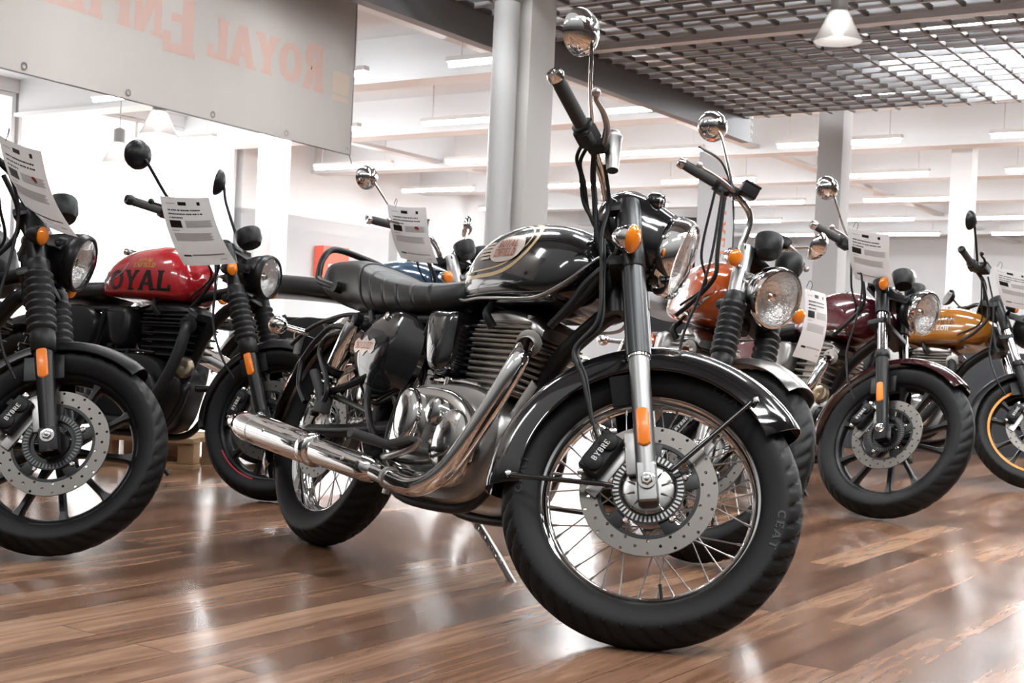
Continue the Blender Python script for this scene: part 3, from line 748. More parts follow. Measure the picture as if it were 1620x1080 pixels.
    # side panels: a ridge runs down from the bolt, the rear facet carries the badge
    re_ = catmull([(.285, 0, .690), (.215, 0, .645), (.168, 0, .592), (.205, 0, .525), (.285, 0, .445)], 5)
    ri_ = catmull([(.385, 0, .697), (.392, 0, .645), (.385, 0, .590), (.350, 0, .515), (.310, 0, .430)], 5)
    fr_ = catmull([(.45, 0, .690), (.50, 0, .630), (.505, 0, .570), (.465, 0, .485), (.35, 0, .425)], 5)
    for s in (-1, 1):
        rings = []; nn = len(re_)
        for i in range(nn):
            t = i/(nn-1); bl = max(0., sin(pi*min(1, max(0, t*.88+.08))))**.25
            r0, r1, r2 = re_[i], ri_[i], fr_[i]; Y = lambda y: s*(.085+(y-.085)*bl)
            P2 = [(r0.x+.012, .10, r0.z), (r0.x, .145, r0.z), (r0.x+.006, .153, r0.z), (r0.x*.6+r1.x*.4, .158, r0.z*.6+r1.z*.4), (r0.x*.22+r1.x*.78, .160, r0.z*.22+r1.z*.78), (r1.x, .158, r1.z), (r1.x*.75+r2.x*.25, .152, r1.z*.75+r2.z*.25), (r1.x*.4+r2.x*.6, .136, r1.z*.4+r2.z*.6), (r2.x, .115, r2.z), (r2.x-.01, .09, r2.z)]
            rings.append([Vector((x, Y(y), z)) for x, y, z in P2])
        p = b.P('side_panel', MB().rings(rings), GLOSS, None, False, 70)
        b.P('panel_bolt', MB().lathe([(.013, -.006), (.012, .004), (.001, .007)], (.335, s*.150, .677), (0, s, .2), 16), CHROME, p)
        cc = caster(p.data, -s, .002); c4 = caster(p.data, -s, .0045)
        qs = []; NB = 18
        for i in range(NB):
            for j in range(4):
                def e(u, v):
                    hh = .021+.009*cos(2.5*pi*u)*(1-abs(u)*.6)
                    return (.268+.062*u, .586+hh*v*(1-.45*abs(u)**4))
                qs.append([e(-1+2*i/NB, -1+2*j/4), e(-1+2*(i+1)/NB, -1+2*j/4), e(-1+2*(i+1)/NB, -1+2*(j+1)/4), e(-1+2*i/NB, -1+2*(j+1)/4)])
        bd = b.P('panel_badge', quads_mesh(MB(), qs, cc), BADGE, p)
        q, L = word_quads('BULLET', .019, .22, .95, .3)
        b.P('badge_lettering', quads_mesh(MB(), q, lambda x, z: c4(.268+(x-L/2)*(1 if s < 0 else -1), .577+z)), BADGER, bd)
    # airbox duct cover
    ab = [(.515, .700), (.60, .708), (.645, .700), (.655, .64), (.66, .565), (.63, .535), (.575, .545), (.54, .60)]
    for s in (-1, 1):
        p = b.P('duct_cover', MB().pillow(ab, s*.085, [(0, -s*.03), (0, s*.03), (.008, s*.045), (.024, s*.052)], 4), GLOSS)
    bl = MB()
    for k in range(8): bl.box((.668, 0, .555+.018*k), (.05, .15, .007), None, .003)
    b.P('intake_bellows', bl, MATTE)
    b.engine()
    # exhaust
    ep = b.P('exhaust_pipe', MB().tube([(.925, -.07, .640), (.958, -.105, .622), (.985, -.135, .575), (.968, -.152, .49), (.925, -.168, .375), (.872, -.178, .285), (.80, -.186, .238), (.72, -.188, .229), (.62, -.19, .240), (.54, -.19, .247)], [.0225, .0245, .0255, .0255, .0255, .0255, .0255, .0255, .026, .026], 28, 8), CHROME)
    b.P('pipe_clamp', MB().lathe([(.0265, 0), (.030, .001), (.030, .014), (.0265, .015)], (.655, -.19, .236), (-1, 0, .07), 24).box((.648, -.19, .205), (.02, .012, .02), None, .003), STEEL, ep)
    a = Vector((.575, -.19, .244)); z = Vector((-.36, -.196, .300)); d = (z-a)
    L = d.length
    sl = b.P('silencer', MB().lathe([(.026, 0), (.030, .012), (.036, .04), (.037, .06), (.0375, .34), (.0375, .372)], a, d, 36, caps=False), CHROME)
    b.P('silencer_body', MB().lathe([(.040, .385), (.046, .39), (.0475, .40), (.0475, .80), (.046, .835), (.041, .865), (.030, .89), (.0235, .897), (.0225, .90), (.0225, L), (.0195, L+.001), (.0195, .9)], a, d, 40, caps=False), CHROME, sl)
    b.P('silencer_band', MB().lathe([(.0375, .345), (.046, .348), (.0485, .352), (.0485, .392), (.047, .396), (.04, .398)], a, d, 36, caps=False), CHROME, sl)
    b.P('heat_shield_seam', MB().lathe([(.0478, .74), (.0484, .741), (.0484, .744), (.0478, .745)], a, d, 40, caps=False), STEEL, sl)
    for t in (.13, .62): b.P('shield_bolt', MB().lathe([(.006, 0), (.005, .003), (.001, .004)], a+d.normalized()*t+Vector((0, -.036 if t < .3 else -.0465, .006)), (0, -1, .1), 10), STEEL, sl)
    b.P('pipe_bracket', MB().box((.57, -.15, .235), (.10, .05, .03), None, .008), SATIN)
    hp = b.P('hanger_plate', MB().pillow([(.505, .425), (.60, .425), (.545, .335)], -.125, [(.003, -.008), (0, -.006), (0, .004)], 1), STEEL)
    b.P('hanger_bolt', MB().lathe([(.024, 0), (.024, .008), (.015, .010), (.015, .018), (.004, .019)], (.572, -.133, .405), (0, -1, 0), 20), CHROME, hp)
    # footrests, pedal, stands
    for s in (-1, 1):
        fp = b.P('footrest_hanger', MB().tube([(.50, s*.11, .30), (.54, s*.14, .315), (.575, s*.16, .318)], .012, 10, 3), SATIN)
        b.P('footrest', MB().tube([(.565, s*.15, .318), (.56, s*.215, .322), (.555, s*.285, .325)], [.014, .019, .018], 14, 1, flat=.75), GRIPM, fp)
        pf = b.P('pillion_footrest_hanger', MB().tube([(.30, s*.125, .50), (.365, s*.155, .43), (.43, s*.165, .37), (.48, s*.155, .32)], .0095, 10, 4).tube([(.09, s*.16, .44), (.25, s*.15, .42), (.40, s*.16, .40)], .009, 10, 3).tube([(.12, s*.165, .43), (.28, s*.15, .485), (.34, s*.13, .53)], .011, 10, 3), SATIN)
        b.P('pillion_footrest', MB().tube([(.13, s*.17, .405), (.115, s*.172, .435), (.065, s*.185, .49)], [.013, .018, .017], 14, 1, flat=.8).box((.135, s*.165, .40), (.05, .035, .05), None, .01), GRIPM, pf)
    bp = b.P('brake_pedal', MB().tube([(.52, -.15, .29), (.60, -.19, .288), (.69, -.205, .305), (.755, -.21, .325), (.775, -.212, .345)], [.009, .0095, .010, .010, .008], 10, 4), ALU)
    b.P('pedal_pad', MB().box((.715, -.216, .332), (.105, .042, .016), roty(-.22), .007), GRIPM, bp)
    gd = b.P('saree_guard', MB().tube([(.145, -.165, .635), (.06, -.17, .632), (-.01, -.172, .585), (-.045, -.172, .545), (-.06, -.172, .52), (-.045, -.172, .46), (-.02, -.170, .43), (.02, -.165, .40)], .0085, 12, 5).tube([(.14, -.165, .615), (.07, -.175, .60), (.045, -.178, .56), (.085, -.18, .52), (.14, -.18, .475), (.165, -.178, .43), (.13, -.172, .39), (.09, -.168, .38)], .008, 12, 5), SATIN)
    b.P('chain_cover', MB().box((.2, .12, .36), (.5, .02, .05), roty(-.04), .01), SATIN)
    ssd = b.P('side_stand', MB().tube([(.56, .12, .225), (.66, .175, .13), (.735, .215, .055), (.76, .22, .052)], .0105, 12, 3), STEEL)
    b.P('stand_spring', MB().tube([Vector((.57, .105, .215)).lerp(Vector((.70, .185, .10)), k/60)+Vector((.006*cos(k*1.9), .0, .006*sin(k*1.9))) for k in range(61)], .0018, 6, 1), STEEL, ssd)
    # rear mudguard, lamp and signals
    rf = b.P('rear_fender', fender_mesh((0, .325), U(.405, .10, .095, 15), 40, 205, 48, .05), GLOSS)
    b.P('fender_brace', MB().tube([(.12, -.104, .69), (.0, -.112, .685), (-.18, -.112, .645), (-.30, -.107, .585)], .007, 10, 4), SATIN, rf)
    tl = b.P('tail_lamp', MB().box((-.385, 0, .60), (.06, .09, .07), None, .015), SATIN, rf)
    b.P('tail_lens', MB().lathe([(.036, 0), (.03, .012), (.001, .018)], (-.413, 0, .605), (-1, 0, 0), 24), REDREF, tl)
    for s in (-1, 1): b.signal((-.275, s*.185, .625), (-1, 0, 0), .029, front=False, stalk=Vector((-.22, s*.10, .625)))
    b.P('horn', MB().lathe([(.042, 0), (.044, .008), (.036, .022), (.014, .026), (.001, .02)], (1.0, .05, .55), (1, .2, .1), 24), SATIN)
    return b

# ================================================================== camera
H = .6318
cam = bpy.data.cameras.new('camera'); co = bpy.data.objects.new('camera', cam); COL.objects.link(co)
cam.sensor_width = 36; cam.lens = 2095.67/1620*36; cam.clip_end = 200; cam.clip_start = .05
co.matrix_world = Matrix.Translation((0, 0, H)) @ Matrix.Rotation(radians(90)+.000977, 4, 'X') @ Matrix.Rotation(.0459328, 4, 'Z')
cam.dof.use_dof = True; cam.dof.focus_distance = 3.05; cam.dof.aperture_fstop = 16
scene.camera = co

# ================================================================== the hall: u runs right and toward the camera, v runs away to the right
PH = radians(-34)
RM = Matrix.Rotation(PH, 4, 'Z')
def uv(u, v, z=0): return RM @ Vector((u, v, z))
def ub(mb, u0, u1, v0, v1, z0, z1, bev=0.):
    q = MB().box(((u0+u1)/2, (v0+v1)/2, (z0+z1)/2), (u1-u0, v1-v0, z1-z0), None, bev); q.xf(RM); return mb.add(q.v, q.f)

def floor_material():
    m = bpy.data.materials.new('laminate_floor'); m.use_nodes = True; nt = m.node_tree; N = nt.nodes; Lk = nt.links
    bs = N['Principled BSDF']
    tc = N.new('ShaderNodeTexCoord'); mp = N.new('ShaderNodeMapping'); mp.inputs['Rotation'].default_value = (0, 0, radians(34+90))
    Lk.new(tc.outputs['Object'], mp.inputs['Vector'])
    br = N.new('ShaderNodeTexBrick'); br.offset = .37; br.inputs['Scale'].default_value = 1.; br.inputs['Brick Width'].default_value = 1.3; br.inputs['Row Height'].default_value = .115
    br.inputs['Mortar Size'].default_value = .0012; br.inputs['Mortar Smooth'].default_value = .2; br.inputs['Bias'].default_value = 0
    br.inputs['Color1'].default_value = (0, 0, 0, 1); br.inputs['Color2'].default_value = (1, 1, 1, 1); br.inputs['Mortar'].default_value = (.4, .4, .4, 1)
    Lk.new(mp.outputs['Vector'], br.inputs['Vector'])
    m2 = N.new('ShaderNodeMapping'); m2.inputs['Scale'].default_value = (1.5, 15, 1)
    Lk.new(mp.outputs['Vector'], m2.inputs['Vector'])
    ad = N.new('ShaderNodeVectorMath'); ad.operation = 'MULTIPLY_ADD'; ad.inputs[1].default_value = (7, 13, 5)
    Lk.new(br.outputs['Color'], ad.inputs[0]); Lk.new(m2.outputs['Vector'], ad.inputs[2])
    no = N.new('ShaderNodeTexNoise'); no.inputs['Scale'].default_value = 1.; no.inputs['Detail'].default_value = 8; no.inputs['Roughness'].default_value = .62; no.inputs['Distortion'].default_value = 1.3
    Lk.new(ad.outputs[0], no.inputs['Vector'])
    m3 = N.new('ShaderNodeMapping'); m3.inputs['Scale'].default_value = (.9, 5, 1); Lk.new(mp.outputs['Vector'], m3.inputs['Vector'])
    n2 = N.new('ShaderNodeTexNoise'); n2.inputs['Scale'].default_value = 1.6; n2.inputs['Detail'].default_value = 3; Lk.new(m3.outputs['Vector'], n2.inputs['Vector'])
    mx = N.new('ShaderNodeMix'); mx.data_type = 'FLOAT'; mx.inputs[0].default_value = .38; Lk.new(no.outputs['Fac'], mx.inputs[2]); Lk.new(n2.outputs['Fac'], mx.inputs[3])
    m4 = N.new('ShaderNodeMix'); m4.data_type = 'FLOAT'; m4.inputs[0].default_value = .20; Lk.new(mx.outputs[0], m4.inputs[2]); Lk.new(br.outputs['Color'], m4.inputs[3])
    cr = N.new('ShaderNodeValToRGB'); e = cr.color_ramp.elements
    e[0].position = .34; e[0].color = (.075, .036, .020, 1); e[1].position = .66; e[1].color = (.40, .235, .145, 1)
    k = e.new(.45); k.color = (.15, .075, .043, 1); k = e.new(.55); k.color = (.24, .13, .08, 1)
    Lk.new(m4.outputs[0], cr.inputs['Fac'])
    sm = N.new('ShaderNodeMix'); sm.data_type = 'RGBA'; sm.inputs[7].default_value = (.05, .022, .012, 1)
    Lk.new(br.outputs['Fac'], sm.inputs[0]); Lk.new(cr.outputs['Color'], sm.inputs[6]); Lk.new(sm.outputs[2], bs.inputs['Base Color'])
    bs.inputs['Roughness'].default_value = .23; bs.inputs['Specular IOR Level'].default_value = .42
    bs.inputs['Coat Weight'].default_value = .05; bs.inputs['Coat Roughness'].default_value = .08
    bp = N.new('ShaderNodeBump'); bp.inputs['Strength'].default_value = .10; bp.inputs['Distance'].default_value = .003
    n3 = N.new('ShaderNodeTexNoise'); n3.inputs['Scale'].default_value = 2.2; n3.inputs['Detail'].default_value = 2; Lk.new(m3.outputs['Vector'], n3.inputs['Vector'])
    Lk.new(n3.outputs['Fac'], bp.inputs['Height']); Lk.new(bp.outputs['Normal'], bs.inputs['Normal'])
    return m

WALLM = mat('white_wall_paint', (.79, .81, .825), .7, noise=.03, nscale=2)
CEILM = mat('white_ceiling', (.60, .63, .655), .75, noise=.03, nscale=1.2)
BEAMM = mat('painted_beam', (.68, .70, .715), .6)
GREYP = mat('grey_column_paint', (.56, .55, .53), .45)
PIPEM = mat('grey_pipe', (.40, .40, .395), .35)
GRIDM = mat('grey_grid_metal', (.66, .685, .71), .45)
FASC = mat('dark_fascia_metal', (.22, .225, .235), .4, .3)
TUBEM = mat('fluorescent_tube', (.97, .985, 1), .5, emit=52.)
FIXT = mat('lamp_housing', (.75, .75, .74), .5)
DAYL = mat('daylight_pane', (1, .99, .98), .2, emit=2.3)
BANM = mat('banner_fabric', (.53, .495, .465), .75, noise=.04, nscale=3)
BANP = mat('banner_print', (.60, .415, .36), .75)
BANO = mat('banner_print_edge', (.68, .50, .43), .75)
BANY = mat('banner_emblem', (.64, .53, .44), .75)
REDB = mat('red_sign', (.85, .13, .08), .5)
ORNG = mat('orange_print', (.90, .24, .10), .6)
FLAGM = mat('flag_fabric', (.66, .66, .67), .75)
DARKP = mat('dark_panel', (.055, .06, .068), .5)
WOODP = mat('pallet_wood', (.42, .27, .15), .7, noise=.3, nscale=12)

struct('floor', MB().add([uv(*p) for p in ((-40, -8, 0), (24, -8, 0), (24, 44, 0), (-40, 44, 0))], [(0, 1, 2, 3)]), floor_material())
struct('ceiling', ub(MB(), -24, 22, 2, 40, 4.5, 4.6), CEILM)
struct('wall_back', ub(MB(), -24, 22, 38, 38.2, 0, 4.5), WALLM)
wl = MB(); ub(wl, -19, -18.7, 18.2, 38, 0, 4.5); ub(wl, -19, -18.7, -2, 18.2, 0, .25); ub(wl, -19, -18.7, -2, 18.2, 4.3, 4.5)
struct('wall_left', wl, WALLM)
n = 0
for v0 in (-1.5, 3.5, 8.4, 13.3):
    n += 1
    w = struct('window_%d' % n, ub(MB(), -18.86, -18.84, v0, v0+4.7, .3, 4.25), DAYL)
    fr = MB()
    for vv in (v0-.06, v0+2.3, v0+4.7): ub(fr, -18.9, -18.76, vv, vv+.07, .25, 4.3)
    for zz in (.25, 1.6, 4.22): ub(fr, -18.9, -18.76, v0, v0+4.7, zz, zz+.07)
    f = obj('window_frame', fr, WALLM, w)
# beams and light rows
n = 0
for v in (9.8, 13.3, 16.8, 20.3, 23.8, 27.3, 30.8, 34.3):
    n += 1
    mb = MB(); ub(mb, -18.7, 20, v-.12, v+.12, 3.95, 4.5, .0); ub(mb, -18.7, 20, v-.2, v+.2, 3.9, 3.96)
    struct('beam_%d' % n, mb, BEAMM)
n = 0
for u in (-15.5, -9.0, 2.5, 9):
    n += 1; struct('cable_tray_%d' % n, ub(MB(), u-.1, u+.1, 4, 38, 4.0, 4.06), BEAMM)
def tube_light(u, v, z, L=1.5, lab=''):
    o = obj('ceiling_light', ub(MB(), u-L/2, u+L/2, v-.05, v+.05, z+.03, z+.09, .01), FIXT)
    q = MB().cyl((u-L/2+.03, v, z), (u+L/2-.03, v, z), .028, 12).xf(RM)
    obj('light_tube', q, TUBEM, o)
    rod = MB()
    for s in (-.4, .4): q = MB().cyl((u+s*L, v, z+.09), (u+s*L, v, 4.5), .008, 6).xf(RM); rod.add(q.v, q.f)
    obj('suspension_rod', rod, FIXT, o)
    tag(o, lab, 'lamp', 'fluorescent lights in rows under the ceiling'); return o
LL = 'white fluorescent strip light hanging in a row below the white ceiling'
for v, z in ((15.2, 3.75), (18.6, 3.75), (22.0, 3.75), (25.5, 3.75), (29., 3.75), (32.5, 3.75)):
    for k in range(-5, 4): tube_light(-2+k*3.1+(v*1.7) % 1.6, v, z, 1.9, LL)
for v in (12.0, 8.4):
    for k in (-4, -3, -2): tube_light(-2+k*3.1, v, 3.75, 1.9, LL)
# open cell grid ceiling, its dark fascia and the lights set above it
g = MB(); CE = .22
u0, u1, v0, v1 = -5.6, 3.2, 3.0, 12.4
nu, nv = int((u1-u0)/CE), int((v1-v0)/CE)
gr = MB()
for i in range(nu+1): ub(gr, u0+i*CE-.012, u0+i*CE+.012, v0, v1, 3.004, 3.034)
struct('ceiling_grid_runners', gr, mat('shaded_runner', (.10, .10, .105), .5))  # runners coloured dark to read as shaded gaps between the blades
for j in range(nv+1): ub(g, u0, u1, v0+j*CE-.010, v0+j*CE+.010, 3.002, 3.040)
o = struct('ceiling_grid', g, GRIDM)
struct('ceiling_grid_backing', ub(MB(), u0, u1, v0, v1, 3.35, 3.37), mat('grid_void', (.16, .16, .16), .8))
fa = MB()
ub(fa, u0-.10, u0-.02, v0, v1+.1, 2.78, 3.12)
for k in range(4): ub(fa, u0-.15, u0-.10, v0, v1+.1, 2.79+.08*k, 2.79+.08*k+.045, .012)
for k in range(4): ub(fa, u0-.15, u0-.02, v1+.1, v1+.16, 2.79+.08*k, 2.79+.08*k+.045, .012)
struct('trim_1', fa, FASC)
struct('trim_2', ub(ub(MB(), u0, u1, 8.95, 9.05, 2.96, 3.06), u0, u1, 5.4, 5.5, 2.96, 3.06), mat('light_profile', (.62, .62, .64), .4, .4))
for u, v in ((-2.4, 10.3), (.2, 10.3), (-2.0, 11.6), (.3, 11.6), (-1.8, 7.0), (.8, 7.0), (-1.8, 4.6), (.8, 4.6), (-4.2, 6.0), (-4.2, 4.2)):
    o = obj('ceiling_light', ub(MB(), u-1.0, u+1.0, v-.13, v+.13, 3.24, 3.30, .01), FIXT)
    obj('light_panel', ub(MB(), u-.97, u+.97, v-.10, v+.10, 3.21, 3.24), TUBEM, o)
    tag(o, 'fluorescent light set above the grey open grid ceiling', 'lamp', 'fluorescent lights above the grid')
# columns
def column(name, u, v, s, top, m=GREYP):
    mb = MB(); ub(mb, u-s/2, u+s/2, v-s/2, v-s/2+.02, 0, top); ub(mb, u-s/2, u+s/2, v+s/2-.02, v+s/2, 0, top); ub(mb, u-.012, u+.012, v-s/2, v+s/2, 0, top)
    return struct(name, mb, m)
def boxcol(name, u, v, s, top, m): return struct(name, ub(MB(), u-s/2, u+s/2, v-s/2, v+s/2, 0, top, .01), m)

# ================================================================== the rest of the row
T_ROAD = [(.44, .76, .80, .05), (.46, .745, .85, .10), (.52, .738, .915, .125), (.62, .735, .95, .138), (.74, .732, .962, .142), (.82, .732, .950, .136), (.87, .736, .915, .118), (.90, .755, .87, .09), (.918, .785, .835, .05)]
T_CRUIS = [(.58, .76, .79, .05), (.61, .742, .85, .10), (.70, .735, .915, .13), (.82, .732, .950, .142), (.92, .732, .952, .142), (1.02, .738, .930, .13), (1.08, .77, .898, .10), (1.11, .81, .865, .05)]
T_TWIN = [(.50, .77, .81, .05), (.53, .755, .87, .10), (.60, .745, .93, .135), (.72, .738, .965, .148), (.84, .736, .972, .15), (.95, .74, .955, .146), (1.02, .755, .925, .13), (1.06, .79, .885, .09), (1.075, .82, .86, .05)]
S_ROAD = [(-.25, .80, .82, .06), (-.2, .775, .86, .11), (0, .74, .86, .135), (.12, .72, .83, .14), (.25, .71, .80, .14), (.40, .72, .805, .125), (.46, .74, .81, .09)]
S_LOW = [(-.22, .78, .80, .06), (-.16, .74, .83, .11), (0, .70, .84, .14), (.10, .68, .80, .15), (.25, .665, .755, .155), (.42, .68, .76, .14), (.56, .73, .80, .10), (.60, .75, .80, .07)]
S_FLAT = [(-.28, .82, .85, .05), (-.24, .80, .885, .10), (0, .80, .905, .13), (.25, .79, .895, .135), (.42, .78, .88, .125), (.52, .79, .87, .09)]
def roadster(label, pose, geo, tankm, tank=T_ROAD, seat=S_ROAD, fork='gaiter', wheel='alloy', rimm=SATIN, lower=SATIN, eng='black', head=None, pods=1, mir='black', sig=SATIN, fend=None, fendm=SATIN,
             panelm=SATIN, exh='black', barend=(.85, -.41, 1.02), mp=None, stripe=None, rear=True, sigpos=(1.15, -.165, .838), engine_twin=False, disc=.15, fy=.1, seam=None, mr=.052, cover=None, box=True, mpL=None, ris=-.075):
    b = Bike(label, *pose, geo, 0., ROW)
    b.wheel('front_wheel', style=wheel, rimm=rimm, stripe=stripe, fine=False, discR=disc)
    b.wheel('rear_wheel', rear=True, style=wheel, rimm=rimm, fine=False, discR=.13)
    b.fork(fork, lower, fy)
    b.caliper(160, rr=disc-.025, text='BYBRE')
    c = (b.WB, b.R)
    R_, hw, a0, a1 = fend
    fd = b.P('front_fender', fender_mesh(c, U(R_, hw, .03, 11), a0, a1, 40, .08), fendm, None, True)
    for y in (-hw, hw):
        p = b.leg(.2, y); b.P('fender_bracket', MB().box((p.x-.02, y, p.z+.02), (.11, .006, .07), roty(-.35), .002), SATIN, fd)
    hc, hr, hd, hm, hring, hrw = head
    b.headlight(hc, (1, 0, -.06), hr, hd, hm, hring, hrw)
    for s in (-1, 1):
        L0 = b.leg(.56, s*fy)
        b.P('headlight_bracket', MB().box(((L0.x+hc[0]-.05)/2, s*(hr+.012), hc[2]+.005), (hc[0]-.05-L0.x+.03, .008, .034), roty(.1), .003).lathe([(.012, 0), (.012, .006), (.006, .009)], (hc[0]-.05, s*(hr+.014), hc[2]+.005), (0, s, 0), 12), SATIN if hm is not CHROME else ALU, None, True)
        b.signal((sigpos[0], s*abs(sigpos[1]), sigpos[2]), (1, -.12*s*-1, 0), .027, body=sig, stalk=Vector((sigpos[0]-.03, s*(fy*.9), sigpos[2]-.005)))
    if pods == 1: b.indicator_pod((1.085, 0, 1.03), (-.55, 0, 1), .052, .06)
    elif pods == 2:
        for s in (-1, 1): b.indicator_pod((1.14, s*.062, 1.035), (-.55, 0, 1), .047, .062)
    ex, ey, ez = barend
    b.bars([(1.02, 0, .975), (1.02, -.035, .978), (1.01, ris, ez-.035), (.985, ris-.06, ez), ((ex*.5+.49), ey*.5+(ris-.06)*.5, ez+.004), (ex, ey, ez)], SATIN if mir == 'black' else CHROME, .125, mir,
           mp or [(.94, ey+.17, ez+.02), (.915, ey+.09, ez+.06), (.885, ey+.02, ez+.125), (.865, ey-.02, ez+.165), (.855, ey-.035, ez+.172)], mr, (1, -.45, -.1), lever=SATIN if mir == 'black' else STEEL, box=box, mptsL=mpL, stem=.0065 if mir == 'black' else .0052, barend=SATIN if mir == 'black' else CHROME)
    b.P('bar_clamp', MB().box((1.02, 0, .962), (.05, .12, .035), None, .01), SATIN, None, True)
    b.cable('brake_hose', [(1.0, -.22, ez-.02), (1.06, -.17, .90), (1.085, -.145, .76), (1.10, -.13, .62), (1.16, -.12, .50), (1.22, -.105, .43)], .0045)
    b.cable('throttle_cable', [(.97, -.22, ez-.03), (1.0, -.16, .9), (1.02, -.09, .82), (.92, -.05, .74)], .0045)
    b.cable('wiring_loom', [(.98, -.18, ez-.03), (1.03, -.13, .93), (1.05, -.1, .85), (1.0, -.08, .76), (.94, -.06, .70)], .0075)
    tk = b.tank(tank, tankm, 2.4, 4.5, .38, n=36, sm=6)
    b.P('seat', loft_x(seat, 6, 32, 3.0, 3.0, .45), LEATH)
    b.frame(SATIN)
    b.shocks((.17, .665), (.05, .38), .14, None if eng == 'black' else (CHROME if cover is None else cover), SATIN if eng == 'black' else CHROME)
    pn = [(.15, .60), (.18, .66), (.30, .695), (.42, .69), (.48, .64), (.47, .55), (.40, .47), (.30, .47), (.20, .53)]
    for s in (-1, 1): b.P('side_panel', MB().pillow(pn, s*.115, [(0, -s*.03), (0, s*.008), (.008, s*.02), (.03, s*.026)], 4), panelm)
    for s in (-1, 1): b.P('duct_cover', MB().pillow([(.51, .69), (.60, .70), (.64, .68), (.65, .60), (.62, .54), (.56, .55), (.53, .61)], s*.08, [(0, -s*.03), (0, s*.02), (.01, s*.035), (.026, s*.04)], 4), SATIN if eng == 'black' else ALUD)
    if eng == 'black': b.engine(SATIN, SATIN, MATTE, SATIN, False, kx=.86)
    else: b.engine(ALU if eng == 'bright' else ALUD, ALUP if eng == 'bright' else ALU, FIN, ALU, False, engine_twin)
    em = {'black': MATTE, 'chrome': CHROME}[exh]
    pts = [(.925, -.07, .640), (.965, -.12, .60), (.965, -.14, .52), (.94, -.152, .43), (.885, -.16, .33), (.81, -.17, .245), (.70, -.175, .232), (.58, -.178, .24)]
    sides = (-1, 1) if engine_twin else (-1,)
    for s in sides:
        e = b.P('exhaust_pipe', MB().tube([(x, -y*s, z) for x, y, z in pts], .0225, 20, 6), em)
        if engine_twin: a, z = Vector((.60, s*.178, .238)), Vector((-.36, s*.20, .52))
        else: a, z = Vector((.60, s*.178, .24)), Vector((-.15 if exh == 'black' else -.34, s*.20, .33))
        L = (z-a).length
        b.P('silencer', MB().lathe([(.024, 0), (.04, .06), (.046, .12), (.046, L-.08), (.036, L-.01), (.026, L), (.022, L-.02)], a, z-a, 28, caps=False), em)
    for s in (-1, 1):
        b.P('footrest', MB().tube([(.55, s*.11, .31), (.55, s*.2, .315), (.55, s*.27, .32)], [.012, .016, .016], 12, 1), GRIPM)
    b.P('rear_fender', fender_mesh((0, b.Rr), U(b.Rr+.07, .085, .045, 11), 35, 165, 36, .05), panelm)
    b.P('horn', MB().lathe([(.04, 0), (.042, .008), (.034, .02), (.014, .024), (.001, .018)], (.945, -.075, .47), (.5, -1, .1), 24), BRONZE)
    tl = b.P('tail_lamp', MB().box((-.36, 0, .66), (.07, .08, .06), None, .015), SATIN)
    b.P('tail_lens', MB().lathe([(.03, 0), (.025, .01), (.001, .014)], (-.395, 0, .66), (-1, 0, 0), 20), REDREF, tl)
    for s in (-1, 1): b.signal((-.29, s*.17, .64), (-1, 0, 0), .025, front=False, body=sig, stalk=Vector((-.24, s*.08, .66)))
    b.P('side_stand', MB().tube([(.54, .11, .235), (.62, .17, .12), (.68, .205, .05)], .010, 10, 2), SATIN)
    return b, tk

def decal(b, tk, name, word, x0, z0, h, wide, m, off=.0012, sp=.12, grid=.2, side=1):
    c = caster(b.tankme, side, off); q, L = word_quads(word, h, sp, wide, grid)
    f = (lambda x, z: c(x0+x, z0+z)) if side == 1 else (lambda x, z: c(x0+L-x, z0+z))
    b.P(name, quads_mesh(MB(), q, f), m, tk)

PAINT = lambda n, c, **k: mat(n, c, .16, 0, coat=1., **k)
G_ROAD = (1.37, .293, .30, .228, .228, 25., .10, .11, .14)
G_CRU = (1.40, .331, .31, .2525, .222, 26., .105, .10, .14)
HEAD_B = ((1.225, 0, .855), .083, .13, SATIN, SATIN, .03)
FEND_B = (.322, .062, 62, 190)

